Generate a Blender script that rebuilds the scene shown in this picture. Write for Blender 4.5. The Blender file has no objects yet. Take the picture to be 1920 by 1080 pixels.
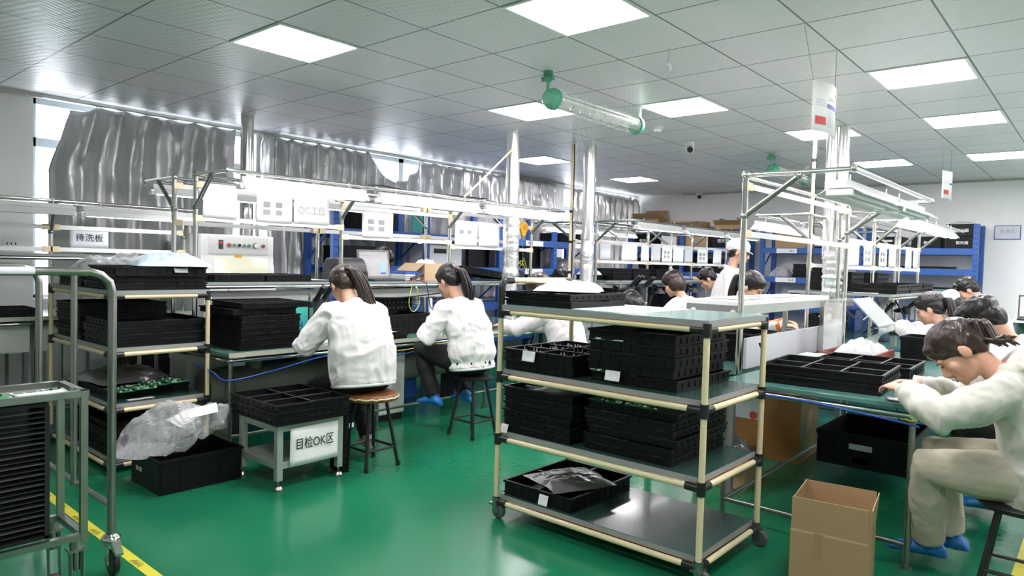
import bpy, math, random
from mathutils import Vector, Matrix, Quaternion, noise
random.seed(7)
D = bpy.data
SC = bpy.context.scene
COL = SC.collection
PI = math.pi
R = math.radians

# ------------------------------------------------------------------ camera
cam_d = D.cameras.new('camera'); cam = D.objects.new('camera', cam_d); COL.objects.link(cam)
cam_d.sensor_width = 36.0
cam_d.lens = 36.0 * 1300.0 / 1920.0
cam_d.clip_start = 0.05
_yaw, _pit, _rol = R(-40.86), R(-2.18), R(1.5366)
_f = Vector((math.sin(_yaw)*math.cos(_pit), math.cos(_yaw)*math.cos(_pit), math.sin(_pit)))
_r = Vector((math.cos(_yaw), -math.sin(_yaw), 0)); _u = _r.cross(_f)
_r2 = _r*math.cos(_rol) + _u*math.sin(_rol); _u2 = -_r*math.sin(_rol) + _u*math.cos(_rol)
cam.matrix_world = Matrix(((_r2.x, _u2.x, -_f.x, 0), (_r2.y, _u2.y, -_f.y, 0), (_r2.z, _u2.z, -_f.z, 1.42), (0, 0, 0, 1)))
SC.camera = cam

# ------------------------------------------------------------------ sky and exposure
w = D.worlds.new('overcast_sky'); SC.world = w; w.use_nodes = True
bg = w.node_tree.nodes['Background']
bg.inputs['Color'].default_value = (0.86, 0.93, 1.0, 1); bg.inputs['Strength'].default_value = 3.8
vs = SC.view_settings
vs.view_transform = 'Standard'; vs.look = 'None'; vs.gamma = 1.0; vs.use_curve_mapping = False
vs.exposure = 1.0
PANEL_E = 20.0      # ceiling panels
TUBE_E = 12.0       # bench tubes

# ------------------------------------------------------------------ materials
MATS = {}
def mat(name, col, rough=0.5, metal=0.0, bump=0.0, bscale=60.0, var=0.0, vscale=8.0, emit=0.0, trans=0.0, alpha=1.0,
        coat=0.0, spec=0.5, stretch=None, sheen=0.0, sss=0.0, ior=1.45):
    if name in MATS: return MATS[name]
    m = D.materials.new(name); m.use_nodes = True
    nt = m.node_tree; b = nt.nodes['Principled BSDF']
    b.inputs['Base Color'].default_value = (*col, 1)
    b.inputs['Roughness'].default_value = rough
    b.inputs['Metallic'].default_value = metal
    b.inputs['Specular IOR Level'].default_value = spec
    b.inputs['IOR'].default_value = ior
    if coat: b.inputs['Coat Weight'].default_value = coat; b.inputs['Coat Roughness'].default_value = 0.08
    if sheen: b.inputs['Sheen Weight'].default_value = sheen
    if sss:
        b.inputs['Subsurface Weight'].default_value = sss
        b.inputs['Subsurface Radius'].default_value = (0.012, 0.005, 0.003)
        b.inputs['Subsurface Scale'].default_value = 1.0
    if trans: b.inputs['Transmission Weight'].default_value = trans
    if alpha < 1: b.inputs['Alpha'].default_value = alpha
    if emit:
        b.inputs['Emission Color'].default_value = (*col, 1); b.inputs['Emission Strength'].default_value = emit
    if bump or var:
        tc = nt.nodes.new('ShaderNodeTexCoord'); mp = nt.nodes.new('ShaderNodeMapping')
        nt.links.new(tc.outputs['Object'], mp.inputs['Vector'])
        if stretch: mp.inputs['Scale'].default_value = stretch
        if bump:
            n = nt.nodes.new('ShaderNodeTexNoise'); n.inputs['Scale'].default_value = bscale; n.inputs['Detail'].default_value = 4
            nt.links.new(mp.outputs['Vector'], n.inputs['Vector'])
            bp = nt.nodes.new('ShaderNodeBump'); bp.inputs['Strength'].default_value = bump; bp.inputs['Distance'].default_value = 0.01
            nt.links.new(n.outputs['Fac'], bp.inputs['Height']); nt.links.new(bp.outputs['Normal'], b.inputs['Normal'])
        if var:
            n2 = nt.nodes.new('ShaderNodeTexNoise'); n2.inputs['Scale'].default_value = vscale; n2.inputs['Detail'].default_value = 5
            nt.links.new(mp.outputs['Vector'], n2.inputs['Vector'])
            mx = nt.nodes.new('ShaderNodeMix'); mx.data_type = 'RGBA'
            mx.inputs[6].default_value = (*[max(0, c*(1-var)) for c in col], 1)
            mx.inputs[7].default_value = (*[min(1, c*(1+var)) for c in col], 1)
            nt.links.new(n2.outputs['Fac'], mx.inputs[0]); nt.links.new(mx.outputs[2], b.inputs['Base Color'])
    MATS[name] = m
    return m

M_wall = mat('wall_paint', (0.92, 0.91, 0.91), 0.75, bump=0.05, bscale=90, var=0.03, vscale=2.5)
M_wgrey = mat('window_wall_paint', (0.85, 0.84, 0.82), 0.8, bump=0.06, bscale=70, var=0.05, vscale=2)
M_fix = mat('fixture_enamel', (.62, .635, .62), .4)
M_steel = mat('polished_steel_pipe', (0.70, 0.69, 0.66), 0.16, 1.0, var=0.08, vscale=20)
M_steel2 = mat('worn_steel_frame', (0.33, 0.335, 0.31), 0.32, 1.0, bump=0.08, bscale=40, var=0.25, vscale=14)
M_alu = mat('aluminium_profile', (0.50, 0.54, 0.50), 0.42, 0.6, var=0.08, vscale=10)
M_cream = mat('cream_coated_pipe', (0.80, 0.67, 0.42), 0.38, var=0.06, vscale=9, coat=0.2)
M_joint = mat('black_pipe_joint', (0.018, 0.018, 0.018), 0.30)
M_clip = mat('cream_plastic_clip', (0.86, 0.72, 0.48), 0.5)
M_strip = mat('white_label_strip', (0.84, 0.84, 0.83), 0.45)
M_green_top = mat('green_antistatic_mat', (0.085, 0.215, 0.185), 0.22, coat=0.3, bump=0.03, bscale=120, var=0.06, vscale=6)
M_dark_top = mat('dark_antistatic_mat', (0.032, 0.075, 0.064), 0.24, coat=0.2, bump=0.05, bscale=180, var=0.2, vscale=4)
M_gedge = mat('grey_board_edge', (0.30, 0.315, 0.31), 0.5)
M_tray = mat('black_tray_plastic', (0.0055, 0.0055, 0.0065), 0.46, bump=0.05, bscale=50, spec=0.28)
M_tray2 = mat('black_tray_worn_edge', (0.03, 0.03, 0.033), 0.5, bump=0.2, bscale=45, var=0.6, vscale=35)
M_black = mat('black_plastic', (0.014, 0.014, 0.015), 0.4)
M_dgrey = mat('dark_grey_plastic', (0.055, 0.055, 0.06), 0.45)
M_mgrey = mat('mid_grey_plastic', (0.22, 0.22, 0.23), 0.5)
M_white = mat('white_enamel', (0.82, 0.82, 0.80), 0.35, var=0.03)
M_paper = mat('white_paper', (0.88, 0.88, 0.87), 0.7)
M_paperg = mat('grey_paper', (0.66, 0.68, 0.72), 0.65)
M_ink = mat('black_ink', (0.03, 0.03, 0.035), 0.7)
M_inkg = mat('grey_ink', (0.33, 0.33, 0.36), 0.7)
M_red = mat('red_print', (0.65, 0.06, 0.06), 0.6)
M_purple = mat('purple_print', (0.10, 0.07, 0.36), 0.6)
M_blue = mat('blue_rack_paint', (0.035, 0.11, 0.37), 0.42, var=0.1, vscale=6)
M_blued = mat('rack_slot_dark', (0.008, 0.02, 0.08), 0.7)
M_card = mat('brown_cardboard', (0.42, 0.27, 0.145), 0.75, bump=0.08, bscale=30, var=0.08, vscale=5)
M_card2 = mat('light_cardboard', (0.56, 0.40, 0.25), 0.75, var=0.06, vscale=5)
M_card3 = mat('orange_taped_cardboard', (0.40, 0.17, 0.055), 0.3, var=0.2, vscale=6, coat=0.4)
M_tape = mat('brown_parcel_tape', (0.40, 0.26, 0.12), 0.25)
M_foil = mat('foil_wrap', (0.82, 0.82, 0.82), 0.28, 0.9, bump=0.7, bscale=26)
M_foils = mat('smooth_foil_duct', (0.84, 0.84, 0.83), 0.22, 0.95, bump=0.25, bscale=22, stretch=(3, 3, .15))
M_pcb = mat('green_circuit_board', (0.03, 0.29, 0.09), 0.4, var=0.4, vscale=60)
M_pcbw = mat('board_components', (0.75, 0.75, 0.72), 0.5)
M_tube = mat('lit_tube', (1.0, 0.96, 0.995), 0.4, emit=TUBE_E)
M_tubeoff = mat('unlit_tube', (0.85, 0.86, 0.86), 0.25)
M_panel = mat('lit_ceiling_panel', (1.0, 0.955, 0.985), 0.4, emit=PANEL_E)
M_bag = mat('clear_plastic_bag', (0.90, 0.91, 0.93), 0.10, bump=0.9, bscale=18, alpha=0.24, spec=1.0)
M_bagw = mat('white_plastic_bag', (0.90, 0.91, 0.93), 0.3, bump=0.4, bscale=14)
M_bagg = mat('grey_shielding_bag', (0.30, 0.29, 0.31), 0.18, 0.35, bump=0.7, bscale=12)
M_bubble = mat('pale_blue_wrap', (0.60, 0.76, 0.87), 0.22, bump=0.7, bscale=30, spec=.8)
M_greenp = mat('green_casting', (0.10, 0.36, 0.22), 0.4)
M_glasst = mat('clear_tube_glass', (0.9, 0.93, 0.92), 0.05, alpha=0.22, spec=.8)
M_acr = mat('clear_acrylic', (0.92, 0.95, 0.94), 0.06, alpha=0.36, spec=1.0)
M_yellow = mat('yellow_plastic', (0.80, 0.42, 0.03), 0.4)
M_rubber = mat('grey_rubber', (0.10, 0.10, 0.105), 0.6)
M_cable_b = mat('blue_cable', (0.03, 0.09, 0.45), 0.4)
M_cable_y = mat('yellow_cable', (0.70, 0.50, 0.03), 0.4)
M_cable_k = mat('black_cable', (0.01, 0.01, 0.01), 0.45)
M_cable_g = mat('yellow_green_cable', (0.45, 0.60, 0.12), 0.45)
M_gpipe = mat('grey_green_pvc_pipe', (0.20, 0.20, 0.17), 0.5, var=0.12, vscale=5)
M_bluep = mat('blue_plastic', (0.04, 0.14, 0.50), 0.4)
M_seat = mat('brown_leather_seat', (0.22, 0.085, 0.035), 0.35, bump=0.4, bscale=55, var=0.5, vscale=26)
M_greenboard = mat('green_panel_board', (0.03, 0.27, 0.22), 0.35)
M_redt = mat('red_brown_tray', (0.30, 0.075, 0.055), 0.4, var=0.2)

def film(name, col, base, edge, rough=.12, bscale=14, bstr=.9):
    m = D.materials.new(name); m.use_nodes = True; nt = m.node_tree; b = nt.nodes['Principled BSDF']
    b.inputs['Base Color'].default_value = (*col, 1); b.inputs['Roughness'].default_value = rough; b.inputs['Specular IOR Level'].default_value = 1.0
    tc = nt.nodes.new('ShaderNodeTexCoord'); n = nt.nodes.new('ShaderNodeTexNoise'); n.inputs['Scale'].default_value = bscale; n.inputs['Detail'].default_value = 3
    nt.links.new(tc.outputs['Object'], n.inputs['Vector'])
    bp = nt.nodes.new('ShaderNodeBump'); bp.inputs['Strength'].default_value = bstr; bp.inputs['Distance'].default_value = .03
    nt.links.new(n.outputs['Fac'], bp.inputs['Height']); nt.links.new(bp.outputs['Normal'], b.inputs['Normal'])
    lw = nt.nodes.new('ShaderNodeLayerWeight'); lw.inputs['Blend'].default_value = .35; nt.links.new(bp.outputs['Normal'], lw.inputs['Normal'])
    mr = nt.nodes.new('ShaderNodeMapRange'); mr.inputs['To Min'].default_value = base; mr.inputs['To Max'].default_value = edge
    nt.links.new(lw.outputs['Facing'], mr.inputs['Value'])
    tr = nt.nodes.new('ShaderNodeBsdfTransparent'); mx = nt.nodes.new('ShaderNodeMixShader')
    nt.links.new(mr.outputs['Result'], mx.inputs[0]); nt.links.new(tr.outputs[0], mx.inputs[1]); nt.links.new(b.outputs[0], mx.inputs[2])
    nt.links.new(mx.outputs[0], nt.nodes['Material Output'].inputs['Surface']); MATS[name] = m
    return m
M_bag = film('clear_plastic_film', (0.88, 0.89, 0.91), .20, .80)
# ------------------------------------------------------------------ mesh builder
class MB:
    def __init__(s): s.v = []; s.f = []; s.mi = []; s.m = 0
    def add(s, vs_, fs):
        o = len(s.v); s.v += [tuple(p) for p in vs_]
        for f in fs: s.f.append(tuple(i+o for i in f)); s.mi.append(s.m)
        return s
    def mt(s, i): s.m = i; return s
    def box(s, x0, x1, y0, y1, z0, z1, T=None):
        p = [Vector(q) for q in ((x0,y0,z0),(x1,y0,z0),(x1,y1,z0),(x0,y1,z0),(x0,y0,z1),(x1,y0,z1),(x1,y1,z1),(x0,y1,z1))]
        if T: p = [T @ q for q in p]
        return s.add(p, [(0,3,2,1),(4,5,6,7),(0,1,5,4),(1,2,6,5),(2,3,7,6),(3,0,4,7)])
    def cbox(s, c, sx, sy, sz, rot=None):
        T = Matrix.Translation(c)
        if rot is not None: T = T @ rot.to_4x4()
        return s.box(-sx/2, sx/2, -sy/2, sy/2, -sz/2, sz/2, T)
    def tube(s, pts, r, n=10, cap=True, closed=False):
        pts = [Vector(p) for p in pts]; N = len(pts)
        rr = r if isinstance(r, (list, tuple)) else [r]*N
        vs_ = []; up = None
        for i, p in enumerate(pts):
            if closed: d = (pts[(i+1) % N]-pts[i-1])
            else: d = (pts[min(i+1, N-1)]-pts[max(i-1, 0)])
            if d.length < 1e-9: d = Vector((0, 0, 1))
            d.normalize()
            if up is None:
                a = Vector((0, 0, 1)) if abs(d.z) < .9 else Vector((1, 0, 0))
                up = (a-d*a.dot(d)).normalized()
            else:
                up = (up-d*up.dot(d))
                up = up.normalized() if up.length > 1e-6 else d.orthogonal().normalized()
            sd = d.cross(up)
            for k in range(n):
                a = 2*PI*k/n
                vs_.append(p+(up*math.cos(a)+sd*math.sin(a))*rr[i])
        fs = []
        for i in range(N if closed else N-1):
            j = (i+1) % N
            for k in range(n):
                k2 = (k+1) % n
                fs.append((i*n+k, j*n+k, j*n+k2, i*n+k2))
        if cap and not closed:
            fs.append(tuple(range(n-1, -1, -1))[::-1]); fs.append(tuple((N-1)*n+k for k in range(n-1, -1, -1)))
        return s.add(vs_, fs)
    def cyl(s, p0, p1, r, r1=None, n=14): return s.tube([p0, p1], [r, r if r1 is None else r1], n)
    def ell(s, c, r, rot=None, nu=16, nv=10):
        c = Vector(c); vs_ = []
        for j in range(1, nv):
            t = PI*j/nv
            for i in range(nu):
                a = 2*PI*i/nu
                q = Vector((r[0]*math.sin(t)*math.cos(a), r[1]*math.sin(t)*math.sin(a), r[2]*math.cos(t)))
                vs_.append(c+(rot @ q if rot is not None else q))
        tp = Vector((0, 0, r[2])); bt = Vector((0, 0, -r[2]))
        vs_.append(c+(rot @ tp if rot is not None else tp)); vs_.append(c+(rot @ bt if rot is not None else bt))
        fs = []
        for j in range(nv-2):
            for i in range(nu):
                i2 = (i+1) % nu
                fs.append((j*nu+i, (j+1)*nu+i, (j+1)*nu+i2, j*nu+i2))
        T = (nv-1)*nu
        for i in range(nu):
            i2 = (i+1) % nu
            fs.append((T, i, i2)); fs.append((T+1, (nv-2)*nu+i2, (nv-2)*nu+i))
        return s.add(vs_, fs)
    def loft(s, rings, cap=True):
        n = len(rings[0]); vs_ = [p for r in rings for p in r]; fs = []
        for i in range(len(rings)-1):
            for k in range(n):
                k2 = (k+1) % n
                fs.append((i*n+k, i*n+k2, (i+1)*n+k2, (i+1)*n+k))
        if cap:
            fs.append(tuple(range(n-1, -1, -1))); fs.append(tuple((len(rings)-1)*n+k for k in range(n)))
        return s.add(vs_, fs)
    def lathe(s, prof, c=(0, 0, 0), n=20):
        c = Vector(c)
        rings = [[c+Vector((r*math.cos(2*PI*k/n), r*math.sin(2*PI*k/n), z)) for k in range(n)] for r, z in prof]
        return s.loft(rings)
    def prism(s, poly, a, b, axis='z'):
        def P(u, v, t):
            return (u, v, t) if axis == 'z' else ((u, t, v) if axis == 'y' else (t, u, v))
        n = len(poly); vs_ = [P(u, v, a) for u, v in poly]+[P(u, v, b) for u, v in poly]
        fs = [tuple(range(n-1, -1, -1)), tuple(range(n, 2*n))]+[(k, (k+1) % n, n+(k+1) % n, n+k) for k in range(n)]
        return s.add(vs_, fs)
    def grid(s, fn, nu, nv):
        vs_ = [fn(i/nu, j/nv) for j in range(nv+1) for i in range(nu+1)]
        fs = [(j*(nu+1)+i, j*(nu+1)+i+1, (j+1)*(nu+1)+i+1, (j+1)*(nu+1)+i) for j in range(nv) for i in range(nu)]
        return s.add(vs_, fs)
    def mesh(s, name, mats, smooth=True, ang=38, fix=True):
        me = D.meshes.new(name); me.from_pydata(s.v, [], s.f)
        for m in (mats if isinstance(mats, (list, tuple)) else [mats]): me.materials.append(m)
        if any(s.mi): me.polygons.foreach_set('material_index', s.mi)
        if fix:
            import bmesh
            b = bmesh.new(); b.from_mesh(me); bmesh.ops.recalc_face_normals(b, faces=b.faces); b.to_mesh(me); b.free()
        if smooth:
            me.shade_smooth(); me.set_sharp_from_angle(angle=R(ang))
        me.update(); return me
    def build(s, name, mats, parent=None, loc=None, smooth=True, ang=38, bevel=0.0, seg=2, fix=True):
        o = D.objects.new(name, s.mesh(name, mats, smooth, ang, fix)); COL.objects.link(o)
        if parent: o.parent = parent
        if loc is not None: o.location = loc
        if bevel:
            b = o.modifiers.new('bevel', 'BEVEL'); b.width = bevel; b.segments = seg; b.limit_method = 'ANGLE'; b.angle_limit = R(40)
        return o

def tag(o, label=None, cat=None, group=None, kind=None):
    if label: o['label'] = label
    if cat: o['category'] = cat
    if group: o['group'] = group
    if kind: o['kind'] = kind
    return o
def thing(name, label, cat, loc=(0, 0, 0), rz=0.0, group=None):
    o = D.objects.new(name, None); COL.objects.link(o); o.empty_display_size = 0.1
    o.location = loc; o.rotation_euler = (0, 0, rz)
    return tag(o, label, cat, group)
def struct(o): o['kind'] = 'structure'; return o
def kids(o): return [c for c in D.objects if c.parent == o]
def dup(o, loc=None, rz=None, label=None, group=None, parent=None, ch=None):
    c = o.copy(); COL.objects.link(c)
    if parent: c.parent = parent
    if loc is not None: c.location = loc
    if rz is not None: c.rotation_euler = (0, 0, rz)
    if label: c['label'] = label
    if group: c['group'] = group
    for k in (kids(o) if ch is None else ch):
        if k is not c: dup(k, parent=c)
    return c
ORD = ['bottom', 'second from bottom', 'third from bottom', 'fourth from bottom', 'fifth from bottom', 'sixth from bottom',
       'seventh from bottom', 'eighth from bottom', 'ninth from bottom', 'tenth from bottom']
def ordn(k, n): return 'topmost' if (k == n-1 and n > 1) else ('bottom' if k == 0 else ORD[k] if k < 10 else str(k))
def text(body, name, size, M, m, parent=None, ext=0.0008, align='CENTER', sx=1.0, sy=1.0, bold=False):
    c = D.curves.new(name, 'FONT'); c.body = body; c.size = size; c.align_x = align; c.align_y = 'CENTER'; c.extrude = ext
    if bold: c.offset = size*0.012
    o = D.objects.new(name, c); COL.objects.link(o)
    dg = bpy.context.evaluated_depsgraph_get()
    me = D.meshes.new_from_object(o.evaluated_get(dg)); D.objects.remove(o)
    me.materials.clear(); me.materials.append(m)
    t = D.objects.new(name, me); COL.objects.link(t)
    if parent: t.parent = parent
    t.matrix_local = M @ Matrix.Diagonal((sx, sy, 1, 1))
    return t
def frame(o, x, y, z):   # 4x4 from origin and axes
    x, y, z, o = Vector(x).normalized(), Vector(y).normalized(), Vector(z).normalized(), Vector(o)
    return Matrix(((x.x, y.x, z.x, o.x), (x.y, y.y, z.y, o.y), (x.z, y.z, z.z, o.z), (0, 0, 0, 1)))
# ================================================================== ROOM
CZ = 2.784; GX0, GY0 = -2.548, 3.385
XW, YB, XE, YF = -7.2, 12.05, 3.6, -2.6
# floor: glossy green epoxy
mf = mat('green_epoxy_floor', (0.012, 0.20, 0.085), 0.16)
nt = mf.node_tree; b = nt.nodes['Principled BSDF']
tc = nt.nodes.new('ShaderNodeTexCoord')
n1 = nt.nodes.new('ShaderNodeTexNoise'); n1.inputs['Scale'].default_value = 1.3; n1.inputs['Detail'].default_value = 6
n2 = nt.nodes.new('ShaderNodeTexNoise'); n2.inputs['Scale'].default_value = 14; n2.inputs['Detail'].default_value = 4
nt.links.new(tc.outputs['Object'], n1.inputs['Vector']); nt.links.new(tc.outputs['Object'], n2.inputs['Vector'])
mx = nt.nodes.new('ShaderNodeMix'); mx.data_type = 'RGBA'; mx.inputs[6].default_value = (0.007, 0.135, 0.060, 1); mx.inputs[7].default_value = (0.014, 0.195, 0.092, 1)
nt.links.new(n1.outputs['Fac'], mx.inputs[0]); nt.links.new(mx.outputs[2], b.inputs['Base Color'])
mr = nt.nodes.new('ShaderNodeMapRange'); mr.inputs['To Min'].default_value = 0.11; mr.inputs['To Max'].default_value = 0.30
nt.links.new(n1.outputs['Fac'], mr.inputs['Value']); nt.links.new(mr.outputs['Result'], b.inputs['Roughness'])
bp = nt.nodes.new('ShaderNodeBump'); bp.inputs['Strength'].default_value = 0.06; bp.inputs['Distance'].default_value = 0.02
nt.links.new(n2.outputs['Fac'], bp.inputs['Height']); nt.links.new(bp.outputs['Normal'], b.inputs['Normal'])
struct(MB().box(XW-.25, XE+.2, YF-.2, YB+.2, -0.1, 0).build('floor', mf, smooth=False))

# ceiling: embossed metal tiles, 0.6 m grid
mc = mat('embossed_metal_ceiling_tile', (0.60, 0.625, 0.62), 0.38, 0.12)
nt = mc.node_tree; b = nt.nodes['Principled BSDF']
tc = nt.nodes.new('ShaderNodeTexCoord'); mp = nt.nodes.new('ShaderNodeMapping')
mp.inputs['Location'].default_value = (-GX0, -GY0, 0)
nt.links.new(tc.outputs['Object'], mp.inputs['Vector'])
sx = nt.nodes.new('ShaderNodeSeparateXYZ'); nt.links.new(mp.outputs['Vector'], sx.inputs[0])
def mth(op, a, bb=None, c=None):
    n = nt.nodes.new('ShaderNodeMath'); n.operation = op
    for i, q in enumerate((a, bb, c)):
        if q is None: continue
        if isinstance(q, (int, float)): n.inputs[i].default_value = q
        else: nt.links.new(q, n.inputs[i])
    return n.outputs[0]
def edge(o):
    fr = mth('FLOORED_MODULO', o, 0.6); d = mth('MINIMUM', fr, mth('SUBTRACT', 0.6, fr)); return mth('LESS_THAN', d, 0.0055)
line = mth('MAXIMUM', edge(sx.outputs[0]), edge(sx.outputs[1]))
wn = nt.nodes.new('ShaderNodeTexWhiteNoise'); wn.noise_dimensions = '2D'
cmb = nt.nodes.new('ShaderNodeCombineXYZ')
nt.links.new(mth('FLOOR', mth('DIVIDE', sx.outputs[0], 0.6)), cmb.inputs[0]); nt.links.new(mth('FLOOR', mth('DIVIDE', sx.outputs[1], 0.6)), cmb.inputs[1])
nt.links.new(cmb.outputs[0], wn.inputs['Vector'])
mx0 = nt.nodes.new('ShaderNodeMix'); mx0.data_type = 'RGBA'; mx0.inputs[6].default_value = (0.78, 0.745, 0.765, 1); mx0.inputs[7].default_value = (0.82, 0.79, 0.81, 1)
nt.links.new(wn.outputs['Value'], mx0.inputs[0])
mx1 = nt.nodes.new('ShaderNodeMix'); mx1.data_type = 'RGBA'; mx1.inputs[7].default_value = (0.16, 0.17, 0.17, 1)
nt.links.new(line, mx1.inputs[0]); nt.links.new(mx0.outputs[2], mx1.inputs[6]); nt.links.new(mx1.outputs[2], b.inputs['Base Color'])
diag = mth('SINE', mth('MULTIPLY', mth('ADD', sx.outputs[0], mth('MULTIPLY', sx.outputs[1], 0.6)), 150.0))
diag2 = mth('SINE', mth('MULTIPLY', mth('SUBTRACT', sx.outputs[1], mth('MULTIPLY', sx.outputs[0], 0.3)), 110.0))
hh = mth('SUBTRACT', mth('MULTIPLY', mth('ADD', diag, diag2), 0.5), mth('MULTIPLY', line, 3.0))
bp = nt.nodes.new('ShaderNodeBump'); bp.inputs['Strength'].default_value = 0.35; bp.inputs['Distance'].default_value = 0.003
nt.links.new(hh, bp.inputs['Height']); nt.links.new(bp.outputs['Normal'], b.inputs['Normal'])
struct(MB().box(XW-.25, XE+.2, YF-.2, YB+.2, CZ, CZ+0.08).build('ceiling', mc, smooth=False))

# walls
struct(MB().box(XW-.2, XE+.2, YB, YB+.2, 0, CZ).build('wall_back', M_wall, smooth=False))
struct(MB().box(XE, XE+.2, YF, YB, 0, CZ).build('wall_right', M_wall, smooth=False))
struct(MB().box(XW-.2, XE+.2, YF-.2, YF, 0, CZ).build('wall_front', M_wall, smooth=False))
# window wall with three openings
WIN = [(1.86, 3.95), (4.25, 7.9), (9.62, 11.95)]
mb = MB(); ZS = 0.95; ZT = 2.755
ys = [YF]+[q for wv in WIN for q in wv]+[YB]
for i in range(0, len(ys), 2): mb.box(XW-.2, XW, ys[i], ys[i+1], 0, CZ)
for a, c in WIN: mb.box(XW-.2, XW, a, c, 0, ZS); mb.box(XW-.2, XW, a, c, ZT, CZ)
struct(mb.build('wall_left', M_wgrey, smooth=False))
M_wf = mat('window_frame_alu', (0.50, 0.56, 0.60), 0.4, 0.3)
M_pane = mat('window_pane_glass', (0.95, 0.98, 1.0), 0.02, trans=1.0, alpha=0.25)
for k, (a, c) in enumerate(WIN):
    mb = MB(); n = max(2, round((c-a)/1.0))
    x0, x1 = XW-.14, XW-.08
    mb.box(x0, x1, a, c, ZS, ZS+.06); mb.box(x0, x1, a, c, ZT-.05, ZT); mb.box(x0, x1, a, c, 2.33, 2.41)
    for i in range(n+1):
        y = a+(c-a)*i/n; mb.box(x0, x1, max(a, y-.04), min(c, y+.04), ZS, ZT)
    wo = struct(mb.build('window_%d' % (k+1), M_wf, smooth=False))
    MB().box(x0+.025, x0+.031, a, c, ZS, ZT).build('pane', M_pane, wo, smooth=False)
    MB().box(XW-.08, XW+.008, a, c, ZS-.0, ZS+.03).build('sill', M_wgrey, wo, smooth=False)
# cornice track under the ceiling along the window wall
struct(MB().box(XW, XW+.035, 1.5, 9.6, CZ-.04, CZ).build('trim_1', mat('cornice_trim', (0.50, 0.49, 0.46), 0.6), smooth=False))
struct(MB().box(-6.2, XE, YB-.015, YB, CZ-.03, CZ).build('trim_2', MATS['cornice_trim'], smooth=False))
# pier at the left of the first window
struct(MB().box(XW, XW+.10, 1.36, 1.48, 0, CZ).build('trim_3', M_wgrey, smooth=False))

# yellow floor tape
mb = MB()
mb.box(-7.1, 0.2, 1.235, 1.283, 0.0002, 0.0012)
tp = mb.build('floor_tape', mat('yellow_floor_tape', (0.62, 0.58, 0.05), 0.45, var=0.15, vscale=14), smooth=False)
tag(tp, 'yellow warning tape stuck across the green floor beside the steel trolley', 'tape')
for k in range(7):
    text('▲ ESD', 'tape_print', 0.026, frame((-4.6+k*.26, 1.262, .0016), (1, 0, 0), (0, 1, 0), (0, 0, 1)), mat('tape_print_ink', (0.20, 0.19, 0.03), .6), tp, ext=0.0002)
    text('静电保护区', 'tape_print', 0.021, frame((-4.6+k*.26, 1.248, .0016), (1, 0, 0), (0, 1, 0), (0, 0, 1)), MATS['tape_print_ink'], tp, ext=0.0002)
tp2 = MB().box(-.30, -.25, 2.3, 4.9, 0.0002, 0.0012).build('floor_tape', MATS['yellow_floor_tape'], smooth=False)
tag(tp2, 'yellow tape line on the floor under the black stool at right', 'tape')

# recessed ceiling light panels
LIGHTS = [(-2, 2, 'the leftmost panel, towards the top left corner of the picture'), (-1, -1, 'large one cut by the top edge of the picture'),
          (2, 2, 'left of the caged green-ended tube light'), (3, 0, 'right of the caged green-ended tube light'), (3, -3, 'largest one at upper right'),
          (6, -3, 'just below the largest one at upper right'), (6, -1, 'behind the hanging instruction sheet and foil duct'),
          (10, -1, 'far one right of the twin foil duct'), (10, -3, 'far one nearest the right picture edge'),
          (6, 5, 'small far one between the two foil ducts'), (10, 5, 'smallest one near the back wall')]
HID_FILL = [(3, -6), (6, -6), (10, -6), (10, -9), (6, -9), (2, -9), (-1, -4), (-5, -1), (-5, -5)]  # unseen panels added outside the frame to brighten people and back wall
pl0 = None
for (i, j, lb) in LIGHTS+[(a, c, '') for a, c in HID_FILL]:
    cx, cy = GX0-0.6*(j+.5), GY0+0.6*(i+.5)
    if pl0 is None:
        pl0 = thing('ceiling_light', '', 'ceiling light', (cx, cy, CZ), 0, 'square ceiling light panels')
        mb = MB()
        for q in ((-.297, .297, -.297, -.275), (-.297, .297, .275, .297), (-.297, -.275, -.275, .275), (.275, .297, -.275, .275)): mb.box(*q, -.008, 0)
        mb.build('frame', M_white, pl0, smooth=False)
        MB().box(-.275, .275, -.275, .275, -.006, -.001).build('diffuser', M_panel, pl0, smooth=False)
        o = pl0; ch0 = kids(pl0)
    else: o = dup(pl0, (cx, cy, CZ), ch=ch0)
    o['label'] = ('square recessed ceiling light, '+lb) if lb else 'added unseen square ceiling light giving fill light from outside the frame'
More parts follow.
